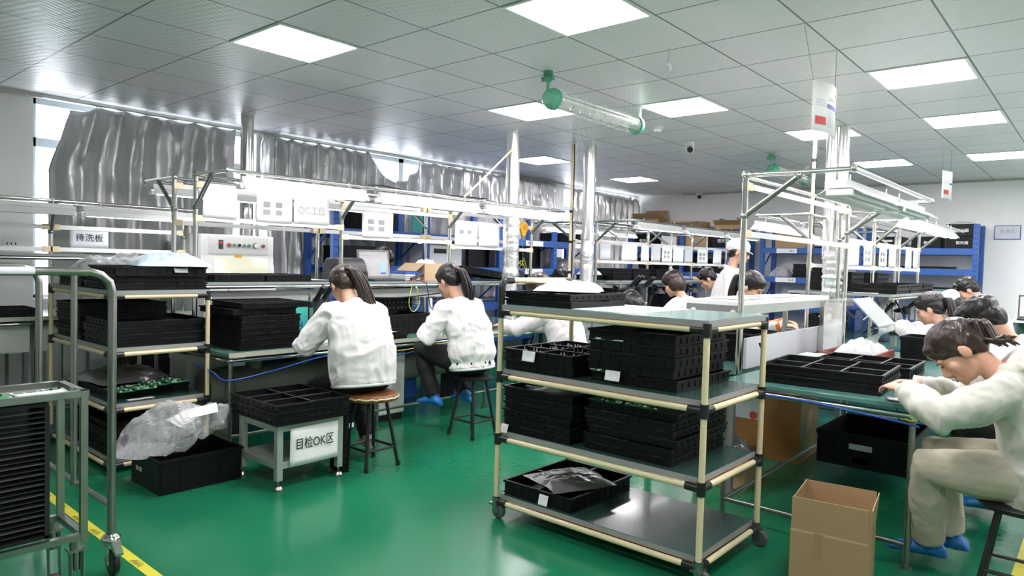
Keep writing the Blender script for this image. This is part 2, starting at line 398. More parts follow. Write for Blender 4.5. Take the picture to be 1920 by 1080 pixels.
# ================================================================== CURTAINS
mcu = mat('silver_blackout_cloth', (0.52, 0.52, 0.525), 0.31, 0.55, bump=0.8, bscale=24, stretch=(1, 1, .22))
def curtain(label, y0, y1, ztop, zbot, pitch=0.21, amp=0.056, seed=0, yl=None):
    rnd = random.Random(seed); L = y1-y0; n = max(2, round(L/pitch))
    NU, NV = n*14, 40
    ph = [rnd.uniform(-.7, .7) for _ in range(n+2)]; am = [rnd.uniform(.6, 1.35) for _ in range(n+2)]
    def fn(u, v):
        y = y0+L*u
        if yl: y = y+(yl(v)-y0)*(1-u)**2
        zt = ztop(y0+L*u); z = zt+(zbot-zt)*v
        k = u*n; i = int(min(k, n-1)); fr = k-i
        pin = 1-math.exp(-v*9)
        q_ = fr+.10*ph[i]*math.sin(PI*fr)*min(1, v*2)
        tri = 1-abs(2*q_-1)*2
        fold = .55*tri+.45*math.sin(2*PI*q_-PI/2)*-1*-1
        second = (1-2*abs(2*((fr*2.5+ph[i]+.5*v) % 1)-1))*.30*math.sin(PI*fr)*min(1, .25+v)
        a = amp*(am[i]*(1-fr)+am[i+1]*fr)*(.35+.65*pin)
        x = XW+.10+a*(fold+second*pin)+.03*noise.noise(Vector((y*3, z*2.2, seed)))+.016*(1-3*abs(noise.noise(Vector((y*6+z*1.2, z*2.5-y*1.5, seed+8)))))+.014*noise.noise(Vector((y*11+z*4, z*7-y*5, seed)))*(.35+math.exp(-v*4))
        zz = z-(.03*math.sin(PI*fr)**2)*(1-pin)
        return (x, y+.02*noise.noise(Vector((y*2, z*1.5, seed+5)))*v, zz)
    o = MB().grid(fn, NU, NV).build('curtain', mcu, ang=80)
    s_ = o.modifiers.new('thick', 'SOLIDIFY'); s_.thickness = 0.002
    tag(o, label, 'curtain', 'silver blackout curtains')
    ht = MB()
    for k in range(n+1):
        y = y0+L*k/n; z = ztop(y); ht.cyl((XW+.10, y, z-.05), (XW+.06, y, z+.02), .004, n=6)
    ht.build('hook', M_wgrey, o)
    return o
def yl1(v): return 2.12-.18*min(1, v*3.4)+.05*v
curtain('silver curtain nearest the camera with its top left corner hanging down', 2.12, 3.66, lambda y: 2.735-(.07*max(0, 1-(y-2.12)/.25)), .85, seed=1, yl=yl1)
def sag(y):
    z = 2.735
    if y > 5.42: t = (y-5.42)/.84; z -= .30*math.sin(min(1, t)*PI)**.8 if t < 1 else 0
    return z
curtain('silver curtain whose top edge sags in a curve below the ceiling', 3.98, 6.26, sag, .85, pitch=.17, amp=.055, seed=2)
curtain('silver curtain between the sagging one and the foil covered duct', 6.30, 9.28, lambda y: 2.735, .85, pitch=.2, seed=3)
curtain('silver curtain in the far corner next to the back wall', 9.75, 11.98, lambda y: 2.72-.03*max(0, (y-11.2)), .85, pitch=.2, seed=4)
struct(MB().tube([(XW+.10, 1.9, 2.745), (XW+.10, 9.4, 2.745)], .011, 8).build('trim_4', M_alu))

# ================================================================== DUCTS, CONDUITS
def duct(label, x, y, r, z0, zc, rl, twin=False):
    t = thing('exhaust_duct', label, 'duct', (x, y, z0), 0, 'foil exhaust ducts')
    n = 40
    if twin:
        for q in (-1, 1): MB().tube([(q*r*.95, q*.02, zc-z0+(CZ-zc-z0*0)*k/20) for k in range(21)][:0] or [(q*r*.95, q*.02, zc-z0-.1), (q*r*.95, q*.02, CZ-z0)], r, 20).build('duct_pipe', M_foils, t)
    else: MB().tube([(0, 0, zc-z0-.1), (0, 0, CZ-z0)], r, 22).build('duct_pipe', M_foils, t)
    pts = []; rr = []; rnd = random.Random(int(x*100))
    H = zc-z0
    for k in range(n+1):
        z = H*k/n; pts.append((rnd.uniform(-1, 1)*.003, rnd.uniform(-1, 1)*.003, z)); rr.append(rl*(1+rnd.uniform(-.05, .05)+(.12 if k % 9 == 0 else 0)))
    MB().tube(pts, rr, 20).build('foil_wrapping', M_foil, t, ang=70)
    MB().tube([(0, 0, H-.02), (0, 0, H+.05)], rl*1.06, 20).build('clamp', M_foils, t)
    return t
duct('foil wrapped exhaust duct nearest the silver curtains, above the first bench row', -4.79, 5.50, .070, .745, 1.95, .086)
duct('straight foil exhaust duct in the middle of the room beside a cream conduit', -4.60, 6.63, .072, .05, 1.72, .078)
duct('twin foil exhaust duct rising behind the hanging instruction sheet at right', -2.02, 7.0, .050, .785, 1.62, .09, twin=True)
o = MB().tube([(-6.5, 3.47, 1.55), (-6.5, 3.47, CZ)], .062, 22).build('exhaust_duct', M_steel)
tag(o, 'shiny steel exhaust duct rising from the white machine between two curtains', 'duct', 'foil exhaust ducts')
for lb, x, y, z0 in (('thin cream conduit pole beside the middle foil duct', -4.75, 6.50, 0.0), ('thin cream conduit pole with cables left of the twin foil duct', -2.36, 7.4, 1.225)):
    t = thing('conduit_pole', lb, 'conduit', (x, y, z0), 0)
    MB().tube([(0, 0, 0), (0, 0, CZ-z0)], .018, 8).build('tube', M_cream, t)
    MB().tube([(.025*(1+.1*math.sin(k)), .004*math.cos(k*1.7), (CZ-z0)*k/24) for k in range(25)], .006, 6).build('cable', M_cable_k, t)
    for k in range(3): MB().tube([(0, 0, 1.3+.35*k), (0, 0, 1.33+.35*k)], .023, 8).build('cable_tie', M_black, t)
o = MB().tube([(-4.72, 5.44, 2.60), (-4.62, 4.70, 2.07), (-4.60, 4.60, 2.01)], .009, 8).build('brace_rod', M_cream)
tag(o, 'thin slanting cream rod from the first foil duct down to the bench frame', 'rod')

# ================================================================== CEILING HUNG THINGS
def caged(label, x, y0, y1, z):
    t = thing('caged_tube_light', label, 'tube light', (x, (y0+y1)/2, z), 0, 'caged green-ended tube lights')
    L = y1-y0; h = L/2
    MB().tube([(0, -h+.06, 0), (0, h-.06, 0)], .062, 20, cap=False).build('glass_tube', M_glasst, t)
    for dx in (-.026, .026): MB().tube([(dx, -h+.08, .01), (dx, h-.08, .01)], .013, 10).build('tube', M_tubeoff, t)
    MB().box(-.045, .045, -h+.06, h-.06, .03, .042).build('reflector', M_white, t, smooth=False)
    cg = MB()
    for k in range(6):
        a = 2*PI*k/6+.3; cg.tube([(.07*math.cos(a), -h+.05, .07*math.sin(a)), (.07*math.cos(a), h-.05, .07*math.sin(a))], .0025, 5)
    for k in range(9):
        yy = -h+.1+(L-.2)*k/8; cg.tube([(.07*math.cos(2*PI*q/16), yy, .07*math.sin(2*PI*q/16)) for q in range(16)], .0022, 4, closed=True)
    cg.build('wire_guard', M_steel, t)
    for s_ in (-1, 1):
        c = MB(); c.lathe([(.0, 0), (.045, 0), (.068, .03), (.072, .06), (.078, .062), (.078, .085), (.066, .09), (.0, .09)], n=20)
        e = c.build('end_cap', M_greenp, t); e.matrix_local = frame((0, s_*(h+.01), 0), (1, 0, 0), (0, 0, s_), (0, -s_, 0))
        st = MB(); st.cyl((0, s_*h, .05), (0, s_*h, CZ-z-.02), .012, n=10); st.cyl((0, s_*h, CZ-z-.03), (0, s_*h, CZ-z), .035, n=14)
        if s_ < 0:
            st.ell((0, s_*h, CZ-z-.05), (.03, .03, .03)); st.cyl((-.05, s_*h, CZ-z-.05), (.05, s_*h, CZ-z-.05), .018, n=10)
        st.build('bracket', M_greenp if s_ < 0 else M_white, t)
    return t
caged('caged tube light with green end caps hanging near the middle of the ceiling', -3.11, 3.93, 5.20, 2.60)
caged('far caged tube light with green bracket behind the right overhead frame', -3.13, 8.27, 9.52, 2.60)
t = thing('smoke_detector', 'white smoke detector on the ceiling below a square light panel', 'smoke detector', (-3.44, 6.1, CZ))
MB().lathe([(0, 0), (.055, 0), (.055, -.022), (.045, -.028), (0, -.028)]).build('base', M_white, t)
MB().lathe([(.018, -.028), (.04, -.03), (.034, -.055), (0, -.058)]).build('chamber', M_white, t)
def dome(label, loc, rz):
    t = thing('security_camera', label, 'security camera', loc, rz)
    MB().lathe([(0, 0), (.055, 0), (.055, -.03), (.04, -.04), (0, -.04)]).build('base', M_white, t)
    MB().ell((0, 0, -.065), (.05, .05, .05)).build('housing', M_white, t)
    MB().cyl((0, -.03, -.075), (0, -.058, -.088), .034, .030).build('lens', M_black, t)
dome('white security camera hanging from the middle of the ceiling', (-3.6, 7.1, CZ), R(35))
dome('small white security camera high on the back wall under the ceiling', (-5.85, 11.98, CZ-.0), R(35))
def hang_sheet(label, x, y0, y1, z0, z1, cy0, cy1):
    yc = (y0+y1)/2
    t = thing('hanging_notice', label, 'notice', (x, yc, z0))
    h = (y1-y0)/2; H = z1-z0
    bow = lambda u: .05*(1-(2*u-1)**2)
    s = MB().grid(lambda u, v: (bow(u)-.06*(1-v)*0, -h+2*h*u, H*v), 14, 2).build('sheet', M_paper, t, ang=80)
    s.modifiers.new('thick', 'SOLIDIFY').thickness = .003
    def strip(u0, u1, v0, v1, m):
        MB().grid(lambda u, v: (bow(u0+(u1-u0)*u)+.0035, -h+2*h*(u0+(u1-u0)*u), H*(v0+(v1-v0)*v)), 8, 1).build('print', m, t, ang=80)
    strip(.62, .98, .80, .88, M_red); strip(.3, .97, .50, .58, M_purple); strip(.05, .28, .14, .30, M_red)
    for k in range(8): strip(.33, .62+.3*((k*37) % 10)/10, .43-.042*k, .437-.042*k, M_inkg)
    for k in range(3): strip(.06, .25, .62-.05*k, .627-.05*k, M_inkg)
    strip(.35, .7, .66, .675, M_inkg); strip(.35, .6, .70, .712, M_inkg)
    for a, c in ((-h, cy0-yc), (h, cy1-yc)):
        n = 30; p0 = Vector((0, a, H)); p1 = Vector((0, c, CZ-z0))
        MB().tube([p0.lerp(p1, k/n)+Vector((.002*(-1)**k, 0, 0)) for k in range(n+1)], .0016, 4).build('chain', M_mgrey, t)
hang_sheet('instruction sheet hung on two chains from the ceiling at upper right', -1.36, 4.19, 4.60, 2.23, 2.52, 4.0, 4.594)
hang_sheet('far instruction sheet hung on chains before the back wall', -1.41, 8.55, 9.0, 2.22, 2.51, 8.44, 9.03)
o = MB().grid(lambda u, v: (-2.20+.02*u+.015*math.sin(v*3), 3.98+.03*v, 2.70-.05*v+.01*u), 2, 4).build('paper_tag', M_paperg)
o.modifiers.new('thick', 'SOLIDIFY').thickness = .001
MB().tube([(-2.155, 3.93, CZ), (-2.18, 3.97, 2.72), (-2.195, 3.98, 2.70)], .0012, 4).build('string', M_mgrey, o)
tag(o, 'tiny curled paper tag dangling on a string from the ceiling by the large light panel', 'tag')
# ================================================================== PIPE BENCHES WITH OVERHEAD FRAMES
def fixture(label, x, y0, y1, z, lit=True, tubes=1, tilt=0.0, group='bench tube lights'):
    t = thing('fluorescent_fixture', label, 'tube light', (x, (y0+y1)/2, z), 0, group); t.rotation_euler = (0, tilt, 0)
    h = (y1-y0)/2
    w_ = .042 if tubes == 1 else .085
    prof = [(-w_*1.5, 0), (-w_*.7, .045), (-w_*.4, .055), (-w_*.4, .085), (w_*.4, .085), (w_*.4, .055), (w_*.7, .045), (w_*1.5, 0), (w_*1.5-.004, 0), (w_*.65, .038), (-w_*.65, .038), (-w_*1.5+.004, 0)]
    MB().prism(prof, -h, h, 'y').build('reflector', M_fix, t, smooth=False)
    for k in range(tubes):
        dx = 0 if tubes == 1 else (-.04, .04)[k]
        MB().tube([(dx, -h+.04, .012), (dx, h-.04, .012)], .0125, 12).build('tube', M_tube if lit else M_tubeoff, t)
    for s_ in (-1, 1): MB().box(-w_*.8, w_*.8, s_*h-.022, s_*h+.022, -.006, .03).build('lamp_holder', M_white, t, bevel=.006)
    for s_ in (-.7, .7): MB().tube([(0, s_*h, .08), (0, s_*h, .12), (.0, s_*h, .13)], .004, 6).build('hanger', M_white, t)
    return t

def bench(label, xf, xb, ys, zw=.78, zs=1.22, sf=None, sb=None, front=True, back=True, xu=None, xub=None, zt=1.96, arm=.48, armb=.6,
          rails=(1.89, 1.66), legs=True, worktop=True, wy=None, brails=None, topm=None, lz=.16, notch=None, low=(1, 1)):
    """pipe bench: xf/xb front and back edge, ys upright stations, xu/xub upright planes"""
    y0, y1 = wy or (ys[0], ys[-1])
    t = thing('workbench', label, 'workbench', (xf, (y0+y1)/2, 0), 0, 'pipe frame workbenches')
    ox, oy = xf, (y0+y1)/2
    X = lambda x: x-ox
    Yy = lambda y: y-oy
    pr = .0145
    def joint(b, p, r=.021): b.ell(p, (r, r, r), nu=10, nv=6)
    if worktop:
        MB().box(X(xb), X(xf), Yy(y0), Yy(y1), zw-.025, zw).build('worktop', [topm or M_green_top], t, smooth=False, bevel=.003)
        MB().box(X(xf)-.001, X(xf)+.004, Yy(y0), Yy(y1), zw-.03, zw+.002).build('edge_strip', mat('pale_edge_strip', (.50, .52, .40), .4), t, smooth=False)
        MB().tube([(X(xf)-.02, Yy(y0), zw-.055), (X(xf)-.02, Yy(y1), zw-.055)], pr).build('rail', M_steel, t)
        MB().tube([(X(xb)+.02, Yy(y0), zw-.055), (X(xb)+.02, Yy(y1), zw-.055)], pr).build('rail', M_steel, t)
        for ye in (y0+.02, y1-.02): MB().tube([(X(xf)-.02, Yy(ye), zw-.055), (X(xb)+.02, Yy(ye), zw-.055)], pr).build('rail', M_steel, t)
    if legs:
        for y in ([y0+.025]+list(ys[1:-1])+[y1-.025]):
            for x in (xf-.025, xb+.025):
                b = MB(); b.tube([(X(x), Yy(y), .015), (X(x), Yy(y), zw-.04)], pr); b.cyl((X(x), Yy(y), 0), (X(x), Yy(y), .015), .03)
                joint(b, (X(x), Yy(y), zw-.055)); b.build('leg', M_steel2, t)
        for x, lw_ in ((xf-.025, low[0]), (xb+.025, low[1])):
            if lw_: MB().tube([(X(x), Yy(y0+.02), lz), (X(x), Yy(y1-.02), lz)], pr*.9).build('lower_rail', M_steel2, t)
        MB().tube([(X(xf)-.025, Yy(y0+.025), lz), (X(xb)+.025, Yy(y0+.025), lz)], pr*.9).build('lower_rail', M_steel2, t)
    if sf is not None:
        def shelf(b, d, za, zb):
            if notch:
                nx, na, nb = notch
                b.box(X(nx), X(sf)-d, Yy(y0)+d, Yy(nb), za, zb).box(X(sb)+d, X(sf)-d, Yy(nb), Yy(y1)-d, za, zb); b.box(X(sb)+d, X(nx), Yy(y0)+d, Yy(na), za, zb)
            else: b.box(X(sb)+d, X(sf)-d, Yy(y0)+d, Yy(y1)-d, za, zb)
            return b
        shelf(MB(), 0, zs-.02, zs).build('shelf_board', M_gedge, t, smooth=False)
        shelf(MB(), .006, zs, zs+.0015).build('shelf_mat', M_green_top, t, smooth=False)
        for x in (sf-.012, sb+.012): MB().tube([(X(x), Yy(y0), zs-.036), (X(x), Yy(y1), zs-.036)], pr).build('shelf_pipe', M_steel, t)
    for side, on, xx in ((1, front, xu), (-1, back, xub)):
        if not on: continue
        am = arm if side > 0 else armb
        xa = xx+side*am
        rl = rails if side > 0 else (brails or rails)
        for y in ys:
            b = MB(); b.tube([(X(xx), Yy(y), zw-.001), (X(xx), Yy(y), zt+.01)], pr*1.28); joint(b, (X(xx), Yy(y), zt), .026); b.build('upright', M_steel, t)
            b = MB(); b.tube([(X(xx), Yy(y), zt), (X(xa), Yy(y), zt)], pr); joint(b, (X(xa), Yy(y), zt)); b.build('arm', M_steel, t)
            b = MB(); p0, p1 = Vector((X(xx), Yy(y), zt-.24)), Vector((X(xx+side*am*.52), Yy(y), zt-.02)); b.tube([p0, p1], pr*1.15)
            joint(b, p0, .024); joint(b, p1, .022); b.build('brace', M_steel2, t)
        MB().tube([(X(xa), Yy(ys[0]), zt), (X(xa), Yy(ys[-1]), zt)], pr).build('top_beam', M_steel, t)
        MB().tube([(X(xx), Yy(ys[0]), zt-.01), (X(xx), Yy(ys[-1]), zt-.01)], pr).build('top_beam', M_steel, t)
        for i in range(len(ys)-1):
            rz = rl[i] if isinstance(rl[0], tuple) else rl
            for z in rz:
                MB().box(X(xx)+side*.014, X(xx)+side*.022, Yy(ys[i])+.02, Yy(ys[i+1])-.02, z-.017, z+.017).build('label_strip', M_strip, t, smooth=False)
                for y in (ys[i]+.025, ys[i+1]-.025): MB().box(X(xx)-.02, X(xx)+.024*max(side, .8), Yy(y)-.035, Yy(y)+.035, z-.024, z+.024).build('clip', M_clip, t, bevel=.004)
    return t
# first row (nearest the windows side of the aisle)
Y1 = [2.32, 3.59, 4.89, 6.19]
bench('long pipe frame bench with steel overhead light frame where two women in white jackets sit', -4.52, -5.78, Y1, zw=.74, zs=1.207, sf=-5.02, sb=-5.56, xu=-5.08, xub=-5.44, zt=1.994,
      arm=.46, armb=.54, rails=((1.92, 1.675), (1.855, 1.595), (1.81, 1.555)), brails=(1.93, 1.65), wy=(2.30, 6.22))
Y2 = [7.08, 8.32, 9.62, 10.84]
bench('far continuation of the first bench row with lit overhead frame and hung papers', -4.25, -5.75, Y2, sf=-4.62, sb=-5.24, xu=-4.78, xub=-5.12, zt=1.94, low=(1, 0),
      arm=.52, armb=.62, rails=(1.70, 1.45), brails=(1.70, 1.45))
# row along the window wall, far left
bench('bench along the window wall at far left with a lit tube over it', -6.22, -6.98, [.95, 1.80, 2.86], zw=.90, zs=1.385, sf=-6.3, sb=-6.6, xu=-6.5, xub=None, back=False, zt=1.80,
      arm=.22, rails=(1.60, 1.42))
# right row, near module
bench('right pipe frame bench under an unlit double tube fixture, with the woman in a hoodie', -.665, -1.64, [4.0, 6.1], zw=.79, xu=-1.66, back=False, zt=1.965, arm=.59, rails=(1.90, 1.62), wy=(3.72, 6.13), lz=.11)
bench('far right bench with two lit fixtures above and hung papers', -1.18, -2.45, [6.62, 7.78, 8.9, 9.95], zw=.78, sf=-1.42, sb=-2.3, zs=1.22, xu=-1.86, xub=-2.12, zt=1.93, arm=.46, armb=.5, notch=(-1.90, 6.84, 7.17), low=(0, 1),
      rails=(1.70, 1.45), brails=(1.72, 1.46))
# fixtures
fixture('lit tube light over the first woman, left of the QC paper signs', -4.61, 2.42, 3.48, 1.88)
fixture('second lit tube light of the first bench row, over the grey laptop', -4.61, 3.62, 4.80, 1.88)
fixture('third lit tube light of the first bench row, above the yellow reel', -4.61, 4.90, 6.10, 1.88)
fixture('lit tube light on the window side of the first row, left end', -5.94, 2.36, 3.5, 1.89)
fixture('lit tube light on the window side behind the paper signs', -5.94, 3.65, 4.8, 1.89)
fixture('nearest lit tube light of the far bench row, beside the middle duct', -4.27, 7.15, 8.25, 1.85)
fixture('second lit tube light of the far bench row', -4.27, 8.40, 9.55, 1.85)
fixture('last lit tube light of the far bench row, above the man in white cap', -4.27, 9.68, 10.8, 1.85)
fixture('lit tube light on the far side of the far bench row, behind its braces', -5.70, 7.2, 8.3, 1.84)
fixture('lit tube light on the far side of the far bench row, near the brown carton', -5.70, 8.45, 9.5, 1.84)
fixture('unlit tube fixture at the left picture edge', -6.25, 1.0, 1.88, 1.69, lit=False)
fixture('lit tube fixture over the far left bench', -6.25, 1.95, 2.82, 1.69)
fixture('large unlit double tube fixture hanging from the right overhead frame', -1.14, 4.02, 5.2, 1.83, lit=False, tubes=2)
fixture('second unlit double tube fixture behind the large one on the right frame', -1.14, 5.26, 6.08, 1.83, lit=False, tubes=2)
fixture('bright lit fixture of the far right bench, nearest one', -1.33, 6.45, 7.6, 1.80)
fixture('bright lit fixture of the far right bench, last one before the black boxes', -1.33, 7.7, 8.85, 1.80)
fixture('lit fixture on the left side of the far right bench by the cream conduit', -2.66, 6.7, 8.3, 1.80)

fixture('lit tube under the shelf of the first bench row, behind the tall tray stack', -5.18, 2.48, 3.46, 1.050)
fixture('unlit tube under the shelf of the first row, behind the second woman', -5.18, 4.0, 4.84, 1.050, lit=False)
# ================================================================== TRAYS
TM = {}
def tray_mesh(L, W, H, style=0):
    k = (round(L, 3), round(W, 3), round(H, 3), style)
    if k in TM: return TM[k]
    b = MB(); t = .006; x, y = L/2, W/2
    b.box(-x, x, -y, y, 0, t)
    b.box(-x, x, -y, -y+t, t, H); b.box(-x, x, y-t, y, t, H); b.box(-x, -x+t, -y+t, y-t, t, H); b.box(x-t, x, -y+t, y-t, t, H)
    q = .007; rz = H-.012
    b.box(-x-q, x+q, -y-q, -y, rz, H); b.box(-x-q, x+q, y, y+q, rz, H); b.box(-x-q, -x, -y, y, rz, H); b.box(x, x+q, -y, y, rz, H)
    if H > .035:
        e = .004
        b.box(-x-e, x+e, -y-e, -y, .006, .012); b.box(-x-e, x+e, y, y+e, .006, .012); b.box(-x-e, -x, -y, y, .006, .012); b.box(x, x+e, -y, y, .006, .012)
        n = 8
        for i in range(1, n):
            u = -x+L*i/n
            for s_ in (-1, 1): b.box(u-.005, u+.005, s_*y-(e if s_ < 0 else 0), s_*y+(e if s_ > 0 else 0), .012, rz)
        n = 9
        for i in range(1, n):
            u = -y+W*i/n
            for s_ in (-1, 1): b.box(s_*x-(e if s_ < 0 else 0), s_*x+(e if s_ > 0 else 0), u-.005, u+.005, .012, rz)
    b.mt(1)
    rnd = random.Random(int(L*1000+H*7777+style))
    for i in range(9):      # worn pale nicks on the rim
        u = rnd.uniform(-x, x); l_ = rnd.uniform(.015, .05)
        s_ = rnd.choice((-1, 1)); b.box(max(-x, u-l_), min(x, u+l_), s_*(y+q)-.0008, s_*(y+q)+.0008, H-.003, H+.0006)
        u = rnd.uniform(-y, y); s_ = rnd.choice((-1, 1)); b.box(s_*(x+q)-.0008, s_*(x+q)+.0008, max(-y, u-l_), min(y, u+l_), H-.003, H+.0006)
    TM[k] = b.mesh('tray', [M_tray, M_tray2], smooth=False); return TM[k]
def divider(parent, L, W, H, nx, ny, name='divider_grid'):
    b = MB(); x, y = L/2-.007, W/2-.007
    for i in range(1, nx): u = -x+2*x*i/nx; b.box(u-.004, u+.004, -y, y, .006, H-.006)
    for i in range(1, ny): u = -y+2*y*i/ny; b.box(-x, x, u-.004, u+.004, .006, H-.008)
    b.mt(1)
    for i in range(1, nx): u = -x+2*x*i/nx; b.box(u-.006, u+.006, -y, y, H-.006, H-.003)
    for i in range(1, ny): u = -y+2*y*i/ny; b.box(-x, x, u-.006, u+.006, H-.008, H-.005)
    return b.build(name, [M_tray, M_tray2], parent, smooth=False)
def tray(label, x, y, z, L, W, H, group=None, rz=0.0, style=0, div=None):
    o = D.objects.new('component_tray', tray_mesh(L, W, H, style)); COL.objects.link(o)
    o.location = (x, y, z); o.rotation_euler = (0, 0, rz)
    tag(o, label, 'tray', group)
    if div: divider(o, L, W, H, *div)
    return o
def stack(where, x, y, z, L, W, H, n, group, div_top=None, jit=.008, seed=0, rz=0):
    rnd = random.Random(seed); res = []
    for k in range(n):
        lb = 'black tray, %s in %s' % (ordn(k, n), where)
        res.append(tray(lb, x+rnd.uniform(-jit, jit), y+rnd.uniform(-jit, jit), z+k*(H+.0012), L, W, H, group, rz+rnd.uniform(-.02, .02), style=k % 3,
                        div=div_top if k == n-1 else None))
    return res
def pins(parent, L, W, z, n, seed, m=None, h=.02):
    rnd = random.Random(seed); b = MB()
    for k in range(n):
        u, v = rnd.uniform(-L/2, L/2), rnd.uniform(-W/2, W/2)
        b.box(u-.002, u+.002, v-.002, v+.002, z, z+rnd.uniform(.4, 1)*h)
    return b.build('component_pins', m or M_pcbw, parent, smooth=False)
def board(label, x, y, z, L, W, rz=0, group=None, seed=0, ty=0.0):
    rnd = random.Random(seed); b = MB().mt(0).box(-L/2, L/2, -W/2, W/2, 0, .002)
    for i in range(26):
        u, v = rnd.uniform(-L*.45, L*.45), rnd.uniform(-W*.45, W*.45); a = rnd.uniform(.003, .009)
        b.mt(rnd.choice((1, 1, 2))); b.box(u-a, u+a, v-a*.6, v+a*.6, .002, .002+rnd.uniform(.002, .008))
    t = b.build('circuit_board', [M_pcb, M_pcbw, M_black], smooth=False); t.location = (x, y, z); t.rotation_euler = (ty, 0, rz)
    return tag(t, label, 'circuit board', group)
def slip(label, x, y, z, L, W, rz, tx=0, ty=0, m=None, curl=.0, cat='paper slip', name='paper_slip', group=None):
    b = MB().grid(lambda u, v: ((u-.5)*L, (v-.5)*W, curl*((2*u-1)**2+.6*(2*v-1)**2*math.sin(u*3))), 8, 6)
    o = b.build(name, m or M_paper, ang=80); o.location = (x, y, z); o.rotation_euler = (tx, ty, rz)
    o.modifiers.new('thick', 'SOLIDIFY').thickness = .0008
    return tag(o, label, cat, group)
def bag(label, x, y, z, L, W, H, rz, m, seed, name='plastic_bag', cat='plastic bag', rough=.35, group=None, fill=None):
    """crumpled pillow of film"""
    b = MB()
    def fn(sgn):
        def f(u, v):
            a, c = 2*u-1, 2*v-1
            e = max(0, (1-abs(a)**2.6)*(1-abs(c)**2.6))**.55
            n_ = noise.noise(Vector((a*2.1+seed, c*2.1, sgn*3)))*.5+abs(noise.noise(Vector((a*5+seed, c*5, sgn))))*.45
            ex = 1+.10*noise.noise(Vector((a*1.5, c*1.5, seed)))
            zz = H*e*(.5+.5*sgn) if sgn < 0 else H*e*(.62+rough*1.3*n_)
            return (a*L/2*ex, c*W/2*ex, max(0.0005 if sgn < 0 else .002, zz*(1 if sgn > 0 else .0)))
        return f
    b.grid(fn(1), 30, 30); b.grid(fn(-1), 30, 30)
    import bmesh as _bm
    o = b.build(name, m, ang=75, fix=False); o.location = (x, y, z); o.rotation_euler = (0, 0, rz)
    return tag(o, label, cat, group)

# ================================================================== CREAM PIPE TROLLEYS
def caster(b0, p, h=.10, r=.045):
    """returns builders for fork and wheel at p (top of caster)"""
    f_, w_ = MB(), MB(); x, y, z = p
    f_.cyl((x, y, z), (x, y, z-.03), .022); f_.box(x-.028, x+.028, y-.03, y+.03, z-.04, z-.03)
    for s_ in (-1, 1): f_.prism([(x-.022, z-.035), (x+.022, z-.035), (x+.035, z-h+r-.01), (x+.012, z-h+r-.012)], y+s_*.020-.0015, y+s_*.020+.0015, 'y')
    f_.cyl((x+.02, y-.024, z-h+r), (x+.02, y+.024, z-h+r), .007)
    rings = []
    w_.cyl((x+.02, y-.015, z-h+r), (x+.02, y+.015, z-h+r), r, n=24)
    return f_, w_
def trolley(label, x0, x1, y0, y1, levels, zt, tm, handle=False, base=.115, overs=.0):
    cx, cy = (x0+x1)/2, (y0+y1)/2
    t = thing('pipe_trolley', label, 'trolley', (cx, cy, 0), 0, 'cream pipe trolleys')
    a, c = (x1-x0)/2, (y1-y0)/2; r = .0145
    for sx in (-1, 1):
        for sy in (-1, 1):
            MB().tube([(sx*a, sy*c, base), (sx*a, sy*c, zt-.02)], r, 14).build('post', M_cream, t)
            f_, w_ = caster(None, (sx*a, sy*c, base), base-.002, .040)
            fo = f_.build('caster', M_steel2, t); w_.build('wheel', M_rubber, fo, bevel=.006)
    for li, z in enumerate(levels):
        zz = z-.042
        for sx in (-1, 1): MB().tube([(sx*a, -c+.05, zz), (sx*a, c-.05, zz)], r, 12).build('rail', M_cream, t)
        for sy in (-1, 1): MB().tube([(-a+.05, sy*c, zz), (a-.05, sy*c, zz)], r, 12).build('rail', M_cream, t)
        for sx in (-1, 1):
            for sy in (-1, 1):
                j = MB()
                j.cyl((sx*a, sy*c, zz-.032), (sx*a, sy*c, zz+.030), .020, n=14)
                j.cyl((sx*a, sy*c, zz), (sx*a-sx*.075, sy*c, zz), .019, n=12); j.cyl((sx*a, sy*c, zz), (sx*a, sy*c-sy*.075, zz), .019, n=12)
                for q in (.03, .055): j.cyl((sx*a-sx*q, sy*c-.023, zz), (sx*a-sx*q, sy*c+.023, zz), .005, n=6)
                j.build('joint', M_joint, t)
        last = (li == len(levels)-1)
        e = .012 if last else -.016
        bx = MB().mt(0).box(-a-e, a+e, -c-e, c+e, z-.026, z-.0015).mt(1).box(-a-e+.002, a+e-.002, -c-e+.002, c+e-.002, z-.0015, z)
        bx.build('shelf', [M_gedge, tm[li]], t, smooth=False)
        MB().box(-a-e+.0, a+e-.0, -c-e+.0, c+e-.0, z-.029, z-.026).build('shelf_edging', M_card, t, smooth=False)
    if handle:
        zh = zt+.13
        MB().tube([(-a, -c+.06, zh), (-a, c-.06, zh)], r*1.1, 12).build('handle', M_cream, t)
        for sy in (-1, 1):
            MB().tube([(-a, sy*c, zt-.03), (-a, sy*c, zt+.09), (-a, sy*(c-.01), zt+.115), (-a, sy*(c-.03), zh), (-a, sy*(c-.09), zh)], .019, 12).build('handle_bend', M_joint, t)
    return t
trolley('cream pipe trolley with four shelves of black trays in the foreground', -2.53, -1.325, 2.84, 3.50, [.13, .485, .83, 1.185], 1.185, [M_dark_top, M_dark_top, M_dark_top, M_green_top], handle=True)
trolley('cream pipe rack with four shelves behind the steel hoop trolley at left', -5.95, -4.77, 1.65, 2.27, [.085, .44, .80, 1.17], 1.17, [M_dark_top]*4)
GT = 'black trays on the foreground pipe trolley'
Lx, Wy = .455, .56
xl, xr = -2.29, -1.755
stack('the left stack on the upper middle trolley shelf', xl, 3.155, .831, Lx, Wy, .056, 2, GT, div_top=(2, 3), seed=1)
pins(D.objects[[o.name for o in D.objects if o.name.startswith('component_tray')][-1]], Lx-.06, Wy-.06, .008, 150, 5, h=.05)
